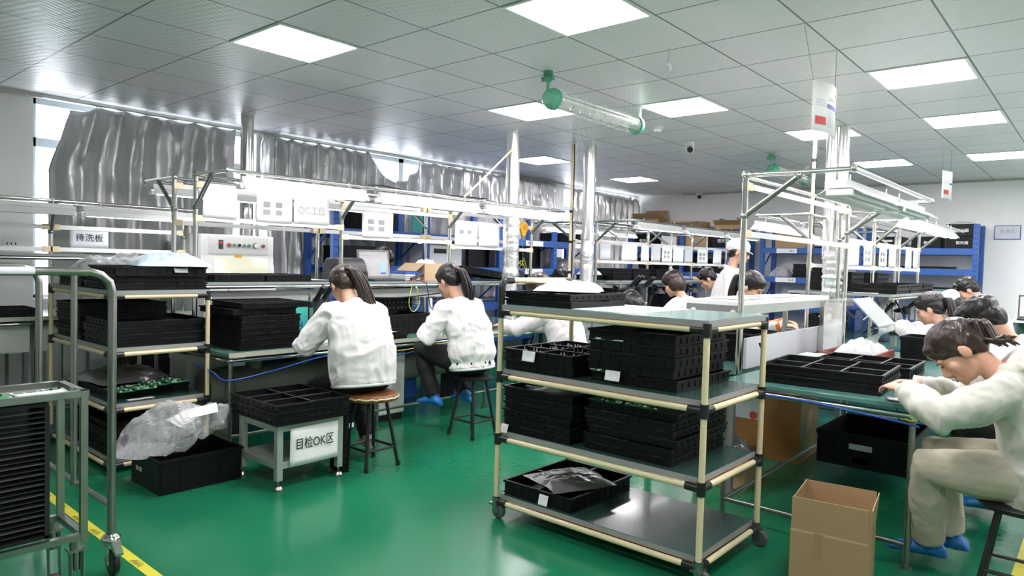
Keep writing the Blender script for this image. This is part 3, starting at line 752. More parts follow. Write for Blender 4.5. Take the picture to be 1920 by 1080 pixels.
o = stack('the right stack under the green trolley top', xr, 3.20, .831, .475, Wy, .052, 5, GT, seed=2, jit=.016)
stack('the left stack on the lower middle trolley shelf', xl, 3.155, .486, Lx, Wy, .0405, 6, GT, seed=3)
stack('the right stack on the lower middle trolley shelf', xr+.01, 3.19, .486, .485, Wy, .0405, 6, GT, seed=4)
tray('shallow black tray under a shielding bag on the bottom shelf of the foreground trolley', -2.28, 3.17, .131, .455, .575, .075, GT, div=(2, 2))
o = tray('upper black tray with a white bag on the green top of the foreground trolley', -2.315, 3.14, 1.222, .44, .52, .036, GT, div=(3, 2))
tray('lower black tray on the green top of the foreground trolley', -2.31, 3.14, 1.186, .44, .52, .034, GT)
bag('crumpled white plastic bag on the tray on top of the foreground trolley', -2.33, 3.20, 1.262, .36, .34, .085, .5, M_bagw, 3)
bag('grey shielding bag lying on the tray on the lowest shelf of the trolley', -2.24, 3.13, .208, .34, .40, .060, -.4, M_bagg, 9, name='shielding_bag')
slip('large white sheet in place of a reflection on the foreground trolley top', -1.94, 3.19, 1.1865, .42, .60, 0.0, cat='reflection sheet', name='reflection_sheet')  # flat white sheet laid here to imitate a bright reflection in the mat
slip('curled paper label on the front of the left tray stack, second shelf of the trolley', -2.335, 2.860, .915, .085, .055, 0, tx=R(80), curl=.012)
slip('curled paper label at the foot of the right tray stack under the trolley top', -1.83, 2.895, .872, .085, .05, .0, tx=R(78), curl=.012)
slip('white slip hanging from the tray on the lowest shelf of the foreground trolley', -2.22, 2.868, .163, .06, .055, 0, tx=R(75), curl=.006)
slip('folded slip on the topmost tray of the left stack, lower middle trolley shelf', -2.34, 2.91, .742, .09, .05, .4, curl=.01)
slip('small scrap of white paper at the left end of the lower middle trolley shelf', -2.50, 2.855, .500, .05, .05, 0, tx=R(70))
gb = 'green boards on the trolley stacks'
for k, (x, y) in enumerate(((-1.93, 2.965), (-1.83, 2.965), (-1.73, 2.967), (-1.64, 2.962))):
    board('green circuit board %s on the right stack, lower middle trolley shelf' % ['leftmost', 'second from left', 'third from left', 'rightmost'][k], x, y-.005, .7385+.001*k, .085, .14, .1*k-.1, gb, k)
for k, (x, z, w) in enumerate(((-1.93, 1.035, 'left, under the topmost tray'), (-1.83, 1.035, 'right, under the topmost tray'), (-1.94, .876, 'left, above the bottom tray'), (-1.86, .876, 'right, above the bottom tray'))):
    MB_ = board('green board edge sticking out of the right tray stack, %s' % w, x, 2.93, z+.0075-.0, .075, .05, 0, gb, k+9)
# --- left rack trays
GL = 'black trays on the left pipe rack'
stack('the front stack on the left rack', -5.10, 1.985, .801, .56, .585, .040, 4, GL, seed=5)
stack('the taller rear stack on the left rack', -5.68, 1.975, .801, .48, .585, .040, 6, GL, seed=6)
tray('wide black tray at the bottom on top of the left rack', -5.1, 1.985, 1.171, .56, .59, .045, GL)
tray('black tray in the middle on top of the left rack', -5.12, 2.0, 1.217, .52, .58, .040, GL)
tray('tall black tray on top of the left rack under two clear bags', -5.07, 1.99, 1.258, .50, .575, .065, GL)
tray('black tray at the far left end on top of the left rack', -5.66, 1.98, 1.171, .46, .585, .065, GL, div=(2, 3))
stack('the stack on the lowest shelf of the left rack', -5.27, 1.98, .086, .72, .58, .040, 5, GL, seed=7, div_top=(3, 2))
tray('shallow black tray under the dark bag on the third shelf of the left rack', -5.32, 1.98, .441, .66, .52, .05, GL)
bag('dark shielding bag lying over the third shelf of the left rack', -5.46, 1.95, .495, .50, .50, .12, .2, M_bagg, 4, name='shielding_bag')
for k in range(4):
    board('green panel board with white pins, %s of four on the third rack shelf' % ['first', 'second', 'third', 'fourth'][k], -4.96+.03*(k % 2), 1.78+.105*k, .497+.0105*k, .22, .125, .12, 'panel boards on the left rack', 30+k)
slip('white paper strip at the front edge of the third shelf of the left rack', -4.84, 1.86, .4425, .05, .17, .1, curl=.004)
bag('clear bag full of small parts on the far part of the left rack top', -5.64, 1.98, 1.238, .46, .54, .22, .1, M_bag, 11)
bag('bag of pale blue bubble wrap on the tall tray of the left rack', -4.98, 2.10, 1.325, .42, .46, .125, -.2, M_bubble, 12)
slip('white label curling over the rim of the tall tray on the left rack', -4.815, 2.10, 1.305, .05, .09, 0, ty=R(70), curl=.01)
mb = MB()
for k in range(5): mb.box(-4.757+.0, -4.7565, 1.75+.1*k, 1.775+.1*k, 1.150, 1.165)
# --- steel hoop trolley
t = thing('hoop_trolley', 'tubular steel hoop trolley with a taped label at the left edge', 'trolley', (-3.28, 1.14, 0))
def hoop(dx, name='hoop'):
    p = [(dx, 0, .16), (dx, 0, 1.24), (dx, -.012, 1.285), (dx, -.045, 1.315), (dx, -.09, 1.33), (dx, -.62, 1.33), (dx, -.665, 1.315), (dx, -.698, 1.285), (dx, -.71, 1.24), (dx, -.71, .16)]
    MB().tube(p, .0175, 16).build(name, M_steel2, t)
hoop(0.0); hoop(-1.03)
for y in (0, -.71): MB().tube([(0, y, .30), (-1.03, y, .30)], .014, 12).build('lower_rail', M_steel2, t)
MB().tube([(-.42, -.02, .3), (-.42, -.02, 1.30)], .014, 10).build('post', M_steel2, t)
MB().tube([(-1.03, 0, 1.27), (0, 0, 1.27)][:2], .001, 4)
for dx in (0, -1.03):
    for y in (0, -.71):
        f_, w_ = caster(None, (dx, y, .17), .168, .055)
        f_.ell((dx, y, .155), (.045, .04, .025)); f_.prism([(dx-.02, .15), (dx+.05, .155), (dx+.10, .115), (dx+.095, .105), (dx+.03, .13)], y-.016, y+.016, 'y')
        f = f_.build('caster', M_steel, t); w_.build('wheel', M_black, f, bevel=.008)
o = MB().grid(lambda u, v: (-3.28+.019*math.cos(v*2.6-.6), .72+.13*u, 1.33+.019*math.sin(v*2.6-.6)-.02*max(0, v-.7)), 8, 8).build('taped_label', M_paperg)
tag(o, 'white paper label taped on the top bar of the steel hoop trolley', 'label')
# --- small board cart
t = thing('board_cart', 'small grey metal cart holding a black magazine rack at the left edge', 'cart', (-2.925, .94, 0))
bb = lambda *a: MB().box(*a)
for x in (-.29, -.02):
    for y in (-.62, -.015): bb(x-.012, x+.012, y-.012, y+.012, .30, .865).build('post', M_steel2, t, smooth=False)
for z in (.325, .875):
    for x in (-.29, -.02): bb(x-.013, x+.013, -.635, 0, z-.012, z+.012).build('rail', M_steel2, t, smooth=False)
    for y in (-.62, -.015): bb(-.30, -.005, y-.012, y+.012, z-.012, z+.012).build('rail', M_steel2, t, smooth=False)
bb(-.29, -.02, -.62, -.015, .858, .864).build('top_plate', M_mgrey, t, smooth=False)
bb(-.29, -.02, -.62, -.30, .325, .333).build('base_plate', M_alu, t, smooth=False)
for x in (-.29, -.02):
    for y in (-.60, -.04):
        f_, w_ = caster(None, (x, y, .315), .313, .05); f_.cyl((x, y, .315), (x, y, .20), .014)
        f = f_.build('caster', M_steel2, t); w_.build('wheel', M_rubber, f, bevel=.006)
t = thing('magazine_rack', 'black slotted board magazine standing in the small cart at the left edge', 'magazine rack', (-3.08, .70, .334))
for s_ in (-1, 1): MB().box(-.10, .10, s_*.115-.008, s_*.115+.008, 0, .50).build('side_plate', M_black, t, smooth=False)
MB().box(-.10, .10, -.12, .12, .5, .512).build('top_plate', M_black, t, smooth=False); MB().box(-.10, .10, -.12, .12, 0, .012).build('base_plate', M_black, t, smooth=False)
for k in range(24): MB().box(-.09, .098, -.107, .107, .03+.0195*k, .0345+.0195*k).build('slot_board', M_dgrey if k % 2 else M_black, t, smooth=False)
for k in range(4): board('green circuit board on the small cart top, %s' % ['nearest its corner', 'beside the black chip board', 'second from the left edge', 'at the left edge'][k], -3.07+.02*k, .87-.13*k, .866, .17, .10, .3-.2*k, 'loose boards on the small cart', 50+k)
slip('white paper slip on top of the small metal cart', -2.985, .80, .879, .07, .16, .1, curl=.006)
# --- low aluminium table with trays
t = thing('low_table', 'low aluminium profile table with a white paper sign on its front', 'table', (-3.96, 2.44, 0))
for sx in (-1, 1):
    for sy in (-1, 1):
        MB().box(sx*.21-.02, sx*.21+.02, sy*.215-.02, sy*.215+.02, .06, .395).build('leg', M_alu, t, smooth=False, bevel=.003)
        b = MB(); b.cyl((sx*.21, sy*.215, .03), (sx*.21, sy*.215, .065), .006); b.lathe([(0, 0), (.028, 0), (.03, .012), (.02, .028), (0, .03)], (sx*.21, sy*.215, 0)); b.build('levelling_foot', M_steel2, t)
for z in (.375, .15):
    for sx in (-1, 1): MB().box(sx*.21-.018, sx*.21+.018, -.195, .195, z-.02, z+.02).build('rail', M_alu, t, smooth=False, bevel=.003)
    for sy in (-1, 1): MB().box(-.19, .19, sy*.215-.018, sy*.215+.018, z-.02, z+.02).build('rail', M_alu, t, smooth=False, bevel=.003)
MB().box(-.19, .19, -.195, .195, .165, .172).build('lower_shelf', M_alu, t, smooth=False)
MB().box(-.235, .235, -.24, .24, .395, .402).build('top_board', M_alu, t, smooth=False)
GA = 'black trays on the low aluminium table'
stack('the stack on the low aluminium table', -3.965, 2.43, .403, .56, .50, .042, 3, GA, div_top=(3, 2), seed=8, jit=.004)
for k in range(3): slip('flat grey flex board lying in the top tray on the low table, %s' % ['front', 'middle', 'rear'][k], -3.78-.186*k, 2.305+(.25 if k == 1 else 0), .494, .10, .12, 0, m=M_mgrey, cat='flex board', name='flex_board', group='flex boards in the low tray')
o = MB().grid(lambda u, v: (-3.722+.004*math.sin(u*5+v), 2.285+.345*u, .135+.235*v), 8, 6).build('paper_sign', M_paper)
o.modifiers.new('thick', 'SOLIDIFY').thickness = .001; tag(o, 'white paper sign reading 目检OK区 hung on the low aluminium table', 'sign')
text('目检OK区', 'lettering', .062, frame((-3.713, 2.455, .265), (0, 1, 0), (0, 0, 1), (1, 0, 0)), M_ink, o, sx=1.0, sy=1.25)
o = tray('black tray standing on its edge against the low aluminium table', -3.80, 2.735, .18, .36, .13, .07, None)
o.rotation_euler = (R(90), 0, R(82)); o.location = (-3.80, 2.80, .19); o.rotation_euler = (R(0), R(90), R(90)); o.data = tray_mesh(.37, .13, .055, 2)
o.matrix_world = frame((-3.83, 2.700, .200), (0, .06, 1), (1, 0, 0), (0, 1, -.06))
slip('small white label on the black tray leaning by the low table', -3.762, 2.762, .31, .03, .04, 0, ty=R(90))
# --- crate with bag
t = thing('storage_crate', 'black plastic crate on the floor overflowing with a clear bag', 'crate', (-4.335, 1.94, 0))
b = MB(); x, y, H = .205, .245, .205
b.box(-x, x, -y, y, 0, .008)
for s_ in (-1, 1): b.box(-x, x, s_*y-.004, s_*y+.004, 0, H); b.box(s_*x-.004, s_*x+.004, -y, y, 0, H)
for s_ in (-1, 1): b.box(-x-.014, x+.014, s_*(y+.006)-.008, s_*(y+.006)+.008, H-.018, H); b.box(s_*(x+.006)-.008, s_*(x+.006)+.008, -y, y, H-.018, H)
for k in (-.5, 0, .5):
    for s_ in (-1, 1): b.box(s_*x-.008, s_*x+.008, k*y-.006, k*y+.006, 0, H)
b.build('body', M_tray, t, smooth=False)
text('恒天超', 'lettering', .030, frame((-.09, -y-.0055, .10), (1, 0, 0), (0, 0, 1), (0, -1, 0)), M_paperg, t)
def bigbag():
    b = MB()
    def f(u, v):
        a = 2*PI*u; s_ = v
        cx = Vector((-4.44, 1.58, .25)).lerp(Vector((-4.29, 2.11, .37)), s_)
        rr = (.07+.13*math.sin(min(1, s_*1.25)*PI)**.8+.035*(s_ > .85))*(1+.28*noise.noise(Vector((u*5, s_*6, 2)))+.22*abs(noise.noise(Vector((u*14, s_*13, 4)))))
        z = cx.z+rr*math.sin(a)*.9
        return (cx.x+rr*math.cos(a), cx.y+.05*math.sin(a), max(.215 if 1.70 < cx.y < 2.19 else .2, z))
    b.grid(f, 46, 46); return b
o = bigbag().build('plastic_bag', M_bag, ang=80, fix=False); tag(o, 'large clear plastic bag with papers spilling out of the black floor crate', 'plastic bag')
for k in range(4): slip('white slip inside the clear bag over the floor crate, %s' % ['lowest', 'second', 'third', 'uppermost'][k], -4.28+.012*k, 1.90+.03*k, .40+.012*k, .12, .18, .4-.25*k, ty=.3, tx=.2, curl=.006, group='slips in the clear bag')
# ================================================================== PEOPLE
SKIN = mat('skin', (0.62, 0.36, 0.25), 0.45, sss=.15, bump=.02, bscale=200)
HAIRK = mat('black_hair', (0.012, 0.010, 0.010), 0.32, bump=.5, bscale=60, stretch=(1, 1, .12), spec=.6)
HAIRB = mat('dark_brown_hair', (0.030, 0.017, 0.013), 0.30, bump=.5, bscale=60, stretch=(1, 1, .12), spec=.6)
WHT = mat('white_work_jacket', (0.74, 0.735, 0.715), 0.72, bump=.25, bscale=26, sheen=.2)
CRM = mat('pale_cream_jacket', (0.60, 0.59, 0.52), 0.75, bump=.25, bscale=26, sheen=.2)
GRYJ = mat('pale_grey_jacket', (0.58, 0.59, 0.60), 0.75, bump=.25, bscale=26, sheen=.2)
PNK = mat('pinkish_white_coat', (0.78, 0.73, 0.74), 0.72, bump=.25, bscale=26)
TRK = mat('black_trousers', (0.010, 0.010, 0.012), 0.8, bump=.2, bscale=30)
TRC = mat('beige_trousers', (0.50, 0.46, 0.36), 0.8, bump=.25, bscale=24)
SHC = mat('blue_shoe_cover', (0.02, 0.17, 0.50), 0.4, bump=.5, bscale=40)
SHO = mat('grey_shoe', (0.36, 0.34, 0.31), 0.6)
CAPM = mat('white_cap_cloth', (0.80, 0.80, 0.80), 0.75, bump=.2, bscale=30)
EYE = mat('eye_dark', (0.015, 0.012, 0.012), 0.25)
LIP = mat('lip', (0.45, 0.19, 0.15), 0.4)
ORG = mat('orange_sleeve', (0.80, 0.20, 0.04), 0.7, bump=.2, bscale=30)
def remesh(b, name, m, vox, smooth=3, wr=0.0, seed=0, wscale=7.0, parent=None, wdir=None, sub=False, sf=.5):
    """fuse overlapping volumes into one continuous surface, smooth it, add cloth folds"""
    me = b.mesh(name, m, smooth=False, fix=True)
    o = D.objects.new(name, me); COL.objects.link(o)
    r = o.modifiers.new('r', 'REMESH'); r.mode = 'VOXEL'; r.voxel_size = vox; r.use_smooth_shade = True
    s = o.modifiers.new('s', 'SMOOTH'); s.factor = sf; s.iterations = smooth
    dg = bpy.context.evaluated_depsgraph_get(); dg.update()
    m2 = D.meshes.new_from_object(o.evaluated_get(dg)); m2.name = name
    D.objects.remove(o)
    if wr:
        vs_ = m2.vertices; out = []
        for v in vs_:
            p = v.co
            q = Vector((p.x*wscale, p.y*wscale, p.z*wscale*.8)); sd = Vector((seed*3.1, seed, 0))
            q = q+noise.noise_vector(q*.5+sd)*1.1
            a = noise.noise(q+sd); c = noise.noise(q*2.3+sd+Vector((9, 0, 0)))
            k = (1-abs(a)*2.2)
            k2 = (1-abs(c)*2.2)
            f = wr*(.9*max(-.3, k)-.35+.4*max(-.2, k2))
            out.append(p+v.normal*f)
        for v, c in zip(vs_, out): v.co = c
    m2.materials.clear(); m2.materials.append(m); m2.shade_smooth()
    o = D.objects.new(name, m2); COL.objects.link(o)
    if parent: o.parent = parent
    return o
def ik(a, c, l1, l2, hint):
    a, c = Vector(a), Vector(c); d = c-a; L = min(d.length, (l1+l2)*.998)
    dn = d.normalized(); c = a+dn*L
    x = (l1*l1-l2*l2+L*L)/(2*L); h = math.sqrt(max(0, l1*l1-x*x))
    hn = Vector(hint); hn = (hn-dn*hn.dot(dn)).normalized()
    return a+dn*x+hn*h, c
def hand(b, wr, d, n, side, k=1.0, curl=.55):
    """palm + four fingers + thumb.  d pointing direction, n back-of-hand normal"""
    d = Vector(d).normalized(); n = Vector(n); n = (n-d*n.dot(d)).normalized(); sd = d.cross(n)*side
    W = Vector(wr)
    rings = []
    for t, w_, th in ((-.015, .026, .018), (.02, .034, .016), (.055, .040, .014), (.085, .040, .012), (.092, .034, .009)):
        c = W+d*t*k
        rings.append([c+(sd*math.cos(2*PI*i/12)*w_+n*math.sin(2*PI*i/12)*th)*k for i in range(12)])
    b.loft(rings)
    for i, (off, ln, cu) in enumerate(((.030, .070, .8), (.010, .080, 1.0), (-.010, .074, 1.15), (-.029, .058, 1.3))):
        p = W+(d*.086+sd*off)*k; pts = [W+(d*.06+sd*off*.9)*k, p]; a = 0
        for s_ in (.45, .32, .23):
            a += curl*cu*.75
            p = p+(d*math.cos(a)-n*math.sin(a))*ln*s_*k; pts.append(p)
        b.tube(pts, [.0085*k, .0092*k, .0086*k, .0078*k, .0062*k], 8)
    t0 = W+(d*.018+sd*.026)*k; td = (d*.72+sd*.62-n*.35).normalized()
    t1 = t0+td*.042*k; t2 = t1+(d*.85+sd*.12-n*.5).normalized()*.034*k; t3 = t2+(d*.8-sd*.1-n*.6).normalized()*.024*k
    b.tube([W+d*.005*k, t0, t1, t2, t3], [.012*k, .0125*k, .0115*k, .010*k, .0075*k], 8)
def person(label, loc, rz, hipz=.56, lean=20, round_=25, hpitch=25, hyaw=0, hroll=0, hands=((-.16, .45, .85), (.16, .45, .85)), feet=((-.12, .30, .07), (.12, .30, .07)),
           jacket=WHT, trousers=TRK, hair='pony', hairm=HAIRK, shoes='cover', vox=.0085, jvox=.011, scale=1.0, bulk=1.0, seed=0, hoodie=False, mask=False, cap=False,
           coat=False, glove=False, sleeve=None, legs=True, elbow=(1, -.25, -.7), torso=.50, pony=None, curl=.55, female=True, hemz=0, hk=1.12):
    S = scale
    P = Vector((0, 0, hipz))
    # spine
    sp = [P]; N = 8; p = P.copy()
    for i in range(N):
        t = (i+.5)/N; a = R(lean*min(1, .45+t*1.1)+round_*max(0, t-.35)/.65)
        p = p+Vector((0, math.sin(a), math.cos(a)))*torso*S/N; sp.append(p.copy())
    ang = R(lean+round_)
    tup = lambda i: (sp[min(i+1, N)]-sp[max(i-1, 0)]).normalized()
    C7 = sp[-1]; up = tup(N); X_ = Vector((1, 0, 0)); fw = X_.cross(up)*-1; fw = up.cross(X_)
    if fw.y < 0: fw = -fw
    sw = (.165 if female else .185)*S
    shp = C7-up*.055*S
    SH = [shp+X_*s_*sw+fw*.012 for s_ in (-1, 1)]
    # head frame
    hp = ang*.35+R(hpitch)
    hup = Vector((0, math.sin(hp), math.cos(hp))); 
    nk = C7+(up*.6+hup*.4).normalized()*.075*S
    Rm = Matrix.Rotation(R(hyaw), 3, hup) @ Matrix.Rotation(R(hroll), 3, 'Y')
    hx = Rm @ X_; hf = Rm @ Vector((0, math.cos(hp), -math.sin(hp))); hu = hx.cross(hf)
    HC = nk+hu*.128*S+hf*.024*S
    HM = Matrix((hx, hf, hu)).transposed()
    H = lambda x, y, z: HC+HM @ (Vector((x, y, z))*S*hk)
    hs = lambda *r: tuple(q*S*hk for q in r)
    # arms, legs
    HN = []; EL = []
    for i, s_ in enumerate((-1, 1)):
        e, h_ = ik(SH[i], hands[i], .285*S, .25*S, (s_*elbow[0], elbow[1], elbow[2])); EL.append(e); HN.append(h_)
    HJ = [P+Vector((s_*.095*S, .02, 0)) for s_ in (-1, 1)]
    KN = []; AN = []
    for i, s_ in enumerate((-1, 1)):
        k_, a_ = ik(HJ[i], Vector(feet[i])+Vector((0, -.02, .05)), .43*S, .43*S, (s_*.15, 1, .55)); KN.append(k_); AN.append(a_)
    # ---- body (one continuous skin surface)
    b = MB()
    def ring(c, w_, d_, u, n=18):
        f_ = u.cross(X_); f_ = f_ if f_.y >= 0 else -f_
        return [c+X_*math.cos(2*PI*k/n)*w_+f_*math.sin(2*PI*k/n)*d_ for k in range(n)]
    tw = [.155, .155, .14, .135, .14, .15, .155, .13, .06]; td = [.10, .10, .095, .09, .095, .10, .098, .08, .055]
    b.loft([ring(sp[i], tw[i]*S, td[i]*S, tup(i)) for i in range(N+1)])
    b.tube([C7-up*.04, nk, H(0, -.025, -.05)], [.060*S, .052*S, .054*S], 14)
    b.ell(H(0, -.012, .035), hs(.075, .096, .086), HM); b.ell(H(0, .028, -.028), hs(.062, .064, .085), HM)
    b.ell(H(0, .040, -.076), hs(.046, .045, .038), HM); b.ell(H(0, .078, -.098), hs(.018, .014, .014), HM)
    for s_ in (-1, 1):
        b.ell(H(s_*.040, .056, -.030), hs(.024, .024, .024), HM); b.ell(H(s_*.077, -.008, -.016), hs(.010, .021, .032), HM, 10, 8)
        b.ell(H(s_*.030, .082, .018), hs(.024, .010, .008), HM, 10, 6)
    b.tube([H(0, .088, .004), H(0, .100, -.020), H(0, .108, -.040)], [.008*S, .010*S, .013*S], 10); b.ell(H(0, .096, -.044), hs(.018, .012, .009), HM, 10, 6)
    b.ell(H(0, .088, -.068), hs(.022, .010, .006), HM, 10, 6); b.ell(H(0, .086, -.078), hs(.020, .010, .007), HM, 10, 6)
    for i, s_ in enumerate((-1, 1)):
        b.tube([SH[i]-X_*s_*.06, SH[i], SH[i].lerp(EL[i], .5), EL[i], EL[i].lerp(HN[i], .35), HN[i]], [.055*S, .052*S, .045*S, .038*S, .038*S, .025*S], 12)
        d_ = (HN[i]-EL[i]).normalized(); d_ = (d_+Vector((-s_*.15, .5, -.15))).normalized()
        n_ = Vector((s_*.35, -.15, 1))
        hand(b, HN[i], d_, n_, s_*-1*-1 if False else -s_, S, curl)
        if legs: b.tube([HJ[i], HJ[i].lerp(KN[i], .5), KN[i], KN[i].lerp(AN[i], .4), AN[i]], [.085*S, .070*S, .052*S, .050*S, .036*S], 12)
    body = remesh(b, 'person', SKIN, vox, smooth=2, sf=.5)
    body.location = loc; body.rotation_euler = (0, 0, rz)
    tag(body, label, 'person', None)
    # ---- face details
    for s_ in (-1, 1):
        MB().ell(H(s_*.030, .0895, -.002), hs(.013, .005, .0045), HM, 10, 6).build('eye', EYE, body)
        MB().tube([H(s_*.016, .094, .014), H(s_*.030, .093, .018), H(s_*.046, .084, .013)], [.0025, .0032, .002], 6).build('eyebrow', hairm, body)
    MB().ell(H(0, .0955, -.073), hs(.019, .005, .006), HM, 10, 6).build('lips', LIP, body)
    # ---- jacket
    b = MB(); B = bulk
    jw = [.185, .20, .195, .190, .19, .192, .188, .155, .075]; jd = [.145, .155, .15, .145, .14, .138, .125, .100, .065]
    rings = []
    dn = -tup(0)
    zlo = P.z-.02+hemz
    rings.append(ring(sp[0]+Vector((0, -.01, -.045+hemz)), .19*S*B, .15*S*B, tup(0)))
    if coat: rings.insert(0, ring(sp[0]+Vector((0, .0, -.30)), .22*S*B, .19*S*B, tup(0)))
    for i in range(N+1):
        bel = 1+.03*math.sin(i*2.1+seed)
        rings.append(ring(sp[i]-Vector((0, .012*math.sin(PI*i/N), 0)), jw[i]*S*B*bel, jd[i]*S*B*bel, tup(i)))
    b.loft(rings)
    for i, s_ in enumerate((-1, 1)):
        e2 = EL[i]+(EL[i]-(SH[i]+HN[i])*.5).normalized()*.012
        wr_ = HN[i]-(HN[i]-EL[i]).normalized()*.005
        pts = [SH[i]-X_*s_*.05, SH[i]+up*.004, SH[i].lerp(e2, .5), e2, e2.lerp(wr_, .35), e2.lerp(wr_, .75), e2.lerp(wr_, .93), wr_]
        b.tube(pts, [q*S*(.5+.5*B) for q in (.080, .080, .074, .068, .064, .056, .042, .040)], 16)
    if hoodie:
        c0 = C7-up*.01
        b.tube([c0+Vector((.10*math.cos(a)*S, 0, 0))+(fw*math.sin(a)*.085-fw*.03+up*(.015-.02*math.sin(a)))*S for a in [2*PI*k/18 for k in range(18)]], .040*S, 10, closed=True)
        b.ell(C7-fw*.115*S-up*.045*S, (.13*S, .06*S, .085*S), Matrix((X_, fw, up)).transposed())
        ln_ = MB(); ln_.ell(C7-fw*.045*S+up*.028*S, (.095*S, .060*S, .022*S), Matrix((X_, fw, up)).transposed()); ln_.build('hood_lining', mat('red_white_lining', (.62, .16, .18), .7, var=.6, vscale=30), body)
    else:
        b.tube([C7-up*.012+Vector((.072*math.cos(a)*S, 0, 0))+(fw*math.sin(a)*.066+fw*.004+up*(.008-.012*math.sin(a)))*S for a in [2*PI*k/18 for k in range(18)]], .017*S, 8, closed=True)
    jk = remesh(b, 'jacket', jacket, jvox, smooth=3, wr=.013, seed=seed+1, parent=body)
    if not coat and not hoodie:
        hb = MB(); c = sp[0]+Vector((0, -.012, -.052+hemz)); rr = ring(c, .180*S*B, .142*S*B, tup(0), 40)
        hb.tube(rr, .011*S, 8, closed=True); hb.build('hem_band', jacket, jk)
    if sleeve:
        for i in (0, 1):
            q = [EL[i].lerp(HN[i], .05), EL[i].lerp(HN[i], .5), EL[i].lerp(HN[i], .96)]
            MB().tube(q, [.075*S, .068*S, .05*S], 14).build('over_sleeve', sleeve, jk)
    # ---- trousers and shoes
    if legs:
        b = MB()
        b.ell(P+Vector((0, -.01, -.01)), (.175*S, .15*S, .10*S))
        for i, s_ in enumerate((-1, 1)):
            lw = 1.18 if trousers is not TRK else 1.0
            b.tube([HJ[i]-Vector((0, .05, 0)), HJ[i].lerp(KN[i], .5), KN[i], KN[i].lerp(AN[i], .35), KN[i].lerp(AN[i], .8), AN[i]+(KN[i]-AN[i]).normalized()*.03], [q*S*lw for q in (.105, .092, .075, .070, .060, .058)], 16)
        remesh(b, 'trousers', trousers, jvox, smooth=3, wr=.006, seed=seed+4, parent=body)
        for i, s_ in enumerate((-1, 1)):
            a_ = AN[i]; b = MB()
            yaw_ = s_*-.12
            F = Vector((-math.sin(yaw_), math.cos(yaw_), 0)); q = F.cross(Vector((0, 0, 1)))
            rings = []
            for t, w_, hh_ in ((-.075, .02, .03), (-.06, .036, .06), (-.01, .040, .085), (.05, .044, .068), (.11, .047, .048), (.155, .042, .036), (.18, .02, .02)):
                c = Vector((a_.x, a_.y, a_.z-.052))+F*t
                rings.append([c+q*math.cos(2*PI*k/14)*w_+Vector((0, 0, hh_/2+math.sin(2*PI*k/14)*hh_/2)) for k in range(14)])
            b.loft(rings); b.tube([a_-Vector((0, 0, .0)), a_+(KN[i]-a_).normalized()*.07], [.040, .043], 12)
            so = remesh(b, 'shoe', SHO if shoes == 'shoe' else SHC, .008, smooth=2, wr=.002 if shoes == 'shoe' else .005, seed=seed+i, parent=body, wscale=18)
    # ---- hair, cap, mask
    b = MB()
    if cap:
        b.ell(H(0, -.016, .055), hs(.092, .112, .078), HM); b.ell(H(0, -.05, .045), hs(.094, .085, .075), HM)
        b.lathe([(0, 0), (.001, 0)], (0, 0, -50)) if False else None
        cp = remesh(b, 'cap', CAPM, .009, smooth=3, wr=.004, seed=seed, parent=body, wscale=12)
        MB().prism([(-.07, 0), (-.05, .055), (0, .075), (.05, .055), (.07, 0)], -.003, .004).build('visor', CAPM, cp).matrix_local = Matrix.Translation(H(0, .07, .028)) @ HM.to_4x4() @ Matrix.Rotation(R(-14), 4, 'X')
        b = MB()
        b.ell(H(0, -.055, -.015), hs(.073, .050, .070), HM)
        for s_ in (-1, 1): b.ell(H(s_*.066, -.03, -.002), hs(.017, .040, .045), HM)
    elif hair == 'short_m':
        b.ell(H(0, -.014, .056), hs(.084, .101, .078), HM); b.ell(H(0, -.055, .0), hs(.077, .054, .075), HM)
        for s_ in (-1, 1): b.ell(H(s_*.064, -.012, .018), hs(.018, .055, .040), HM)
        b.ell(H(0, .055, .088), hs(.055, .040, .030), HM)
        rnd = random.Random(seed)
        for k in range(70):
            u, v = rnd.uniform(-.065, .065), rnd.uniform(-.09, .085); z = .056+.074*math.sqrt(max(.05, 1-(u/.085)**2-((v+.014)/.102)**2))
            b.tube([H(u, v, z-.012), H(u*1.1+rnd.uniform(-.01, .01), v+.012+rnd.uniform(-.01, .012), z+rnd.uniform(.006, .016))], [.009*S, .003*S], 5)
    elif hair == 'bob':
        b.ell(H(0, -.012, .045), hs(.088, .108, .088), HM); b.ell(H(0, -.055, -.02), hs(.084, .062, .095), HM)
        for s_ in (-1, 1): b.ell(H(s_*.070, -.022, -.020), hs(.020, .052, .075), HM)
        b.ell(H(0, .062, .060), hs(.062, .038, .040), HM)
    else:
        b.ell(H(0, -.016, .045), hs(.084, .106, .086), HM); b.ell(H(0, -.055, .0), hs(.076, .058, .078), HM)
        for s_ in (-1, 1): b.ell(H(s_*.066, -.02, .012), hs(.017, .058, .045), HM)
        b.ell(H(0, .060, .066), hs(.058, .034, .034), HM)
    hr = remesh(b, 'hair', hairm, .0075, smooth=3, wr=.0022, seed=seed, parent=body, wscale=26)
    if hair == 'pony' and not cap:
        back = -hf; p0 = H(0, -.105, .035); ln = (pony or {}).get('len', .34); out = (pony or {}).get('out', .07)
        sd = (pony or {}).get('side', 0.0)
        MB().tube([p0+HM @ Vector((.019*math.cos(2*PI*k/14), 0, .019*math.sin(2*PI*k/14)))-hf*.012 for k in range(14)], .0085, 8, closed=True).build('hair_tie', mat('hair_tie_'+('red' if (pony or {}).get('tie') else 'brown'), (.5, .08, .06) if (pony or {}).get('tie') else (.25, .09, .03), .5), hr)
        c1 = p0+back*.045+Vector((0, 0, .012)); c2 = p0+back*out+Vector((sd*.4, -.02, -.10)); c3 = p0+back*out*.9+Vector((sd, -.05 if (pony or {}).get('sw') is None else pony['sw'], -ln))
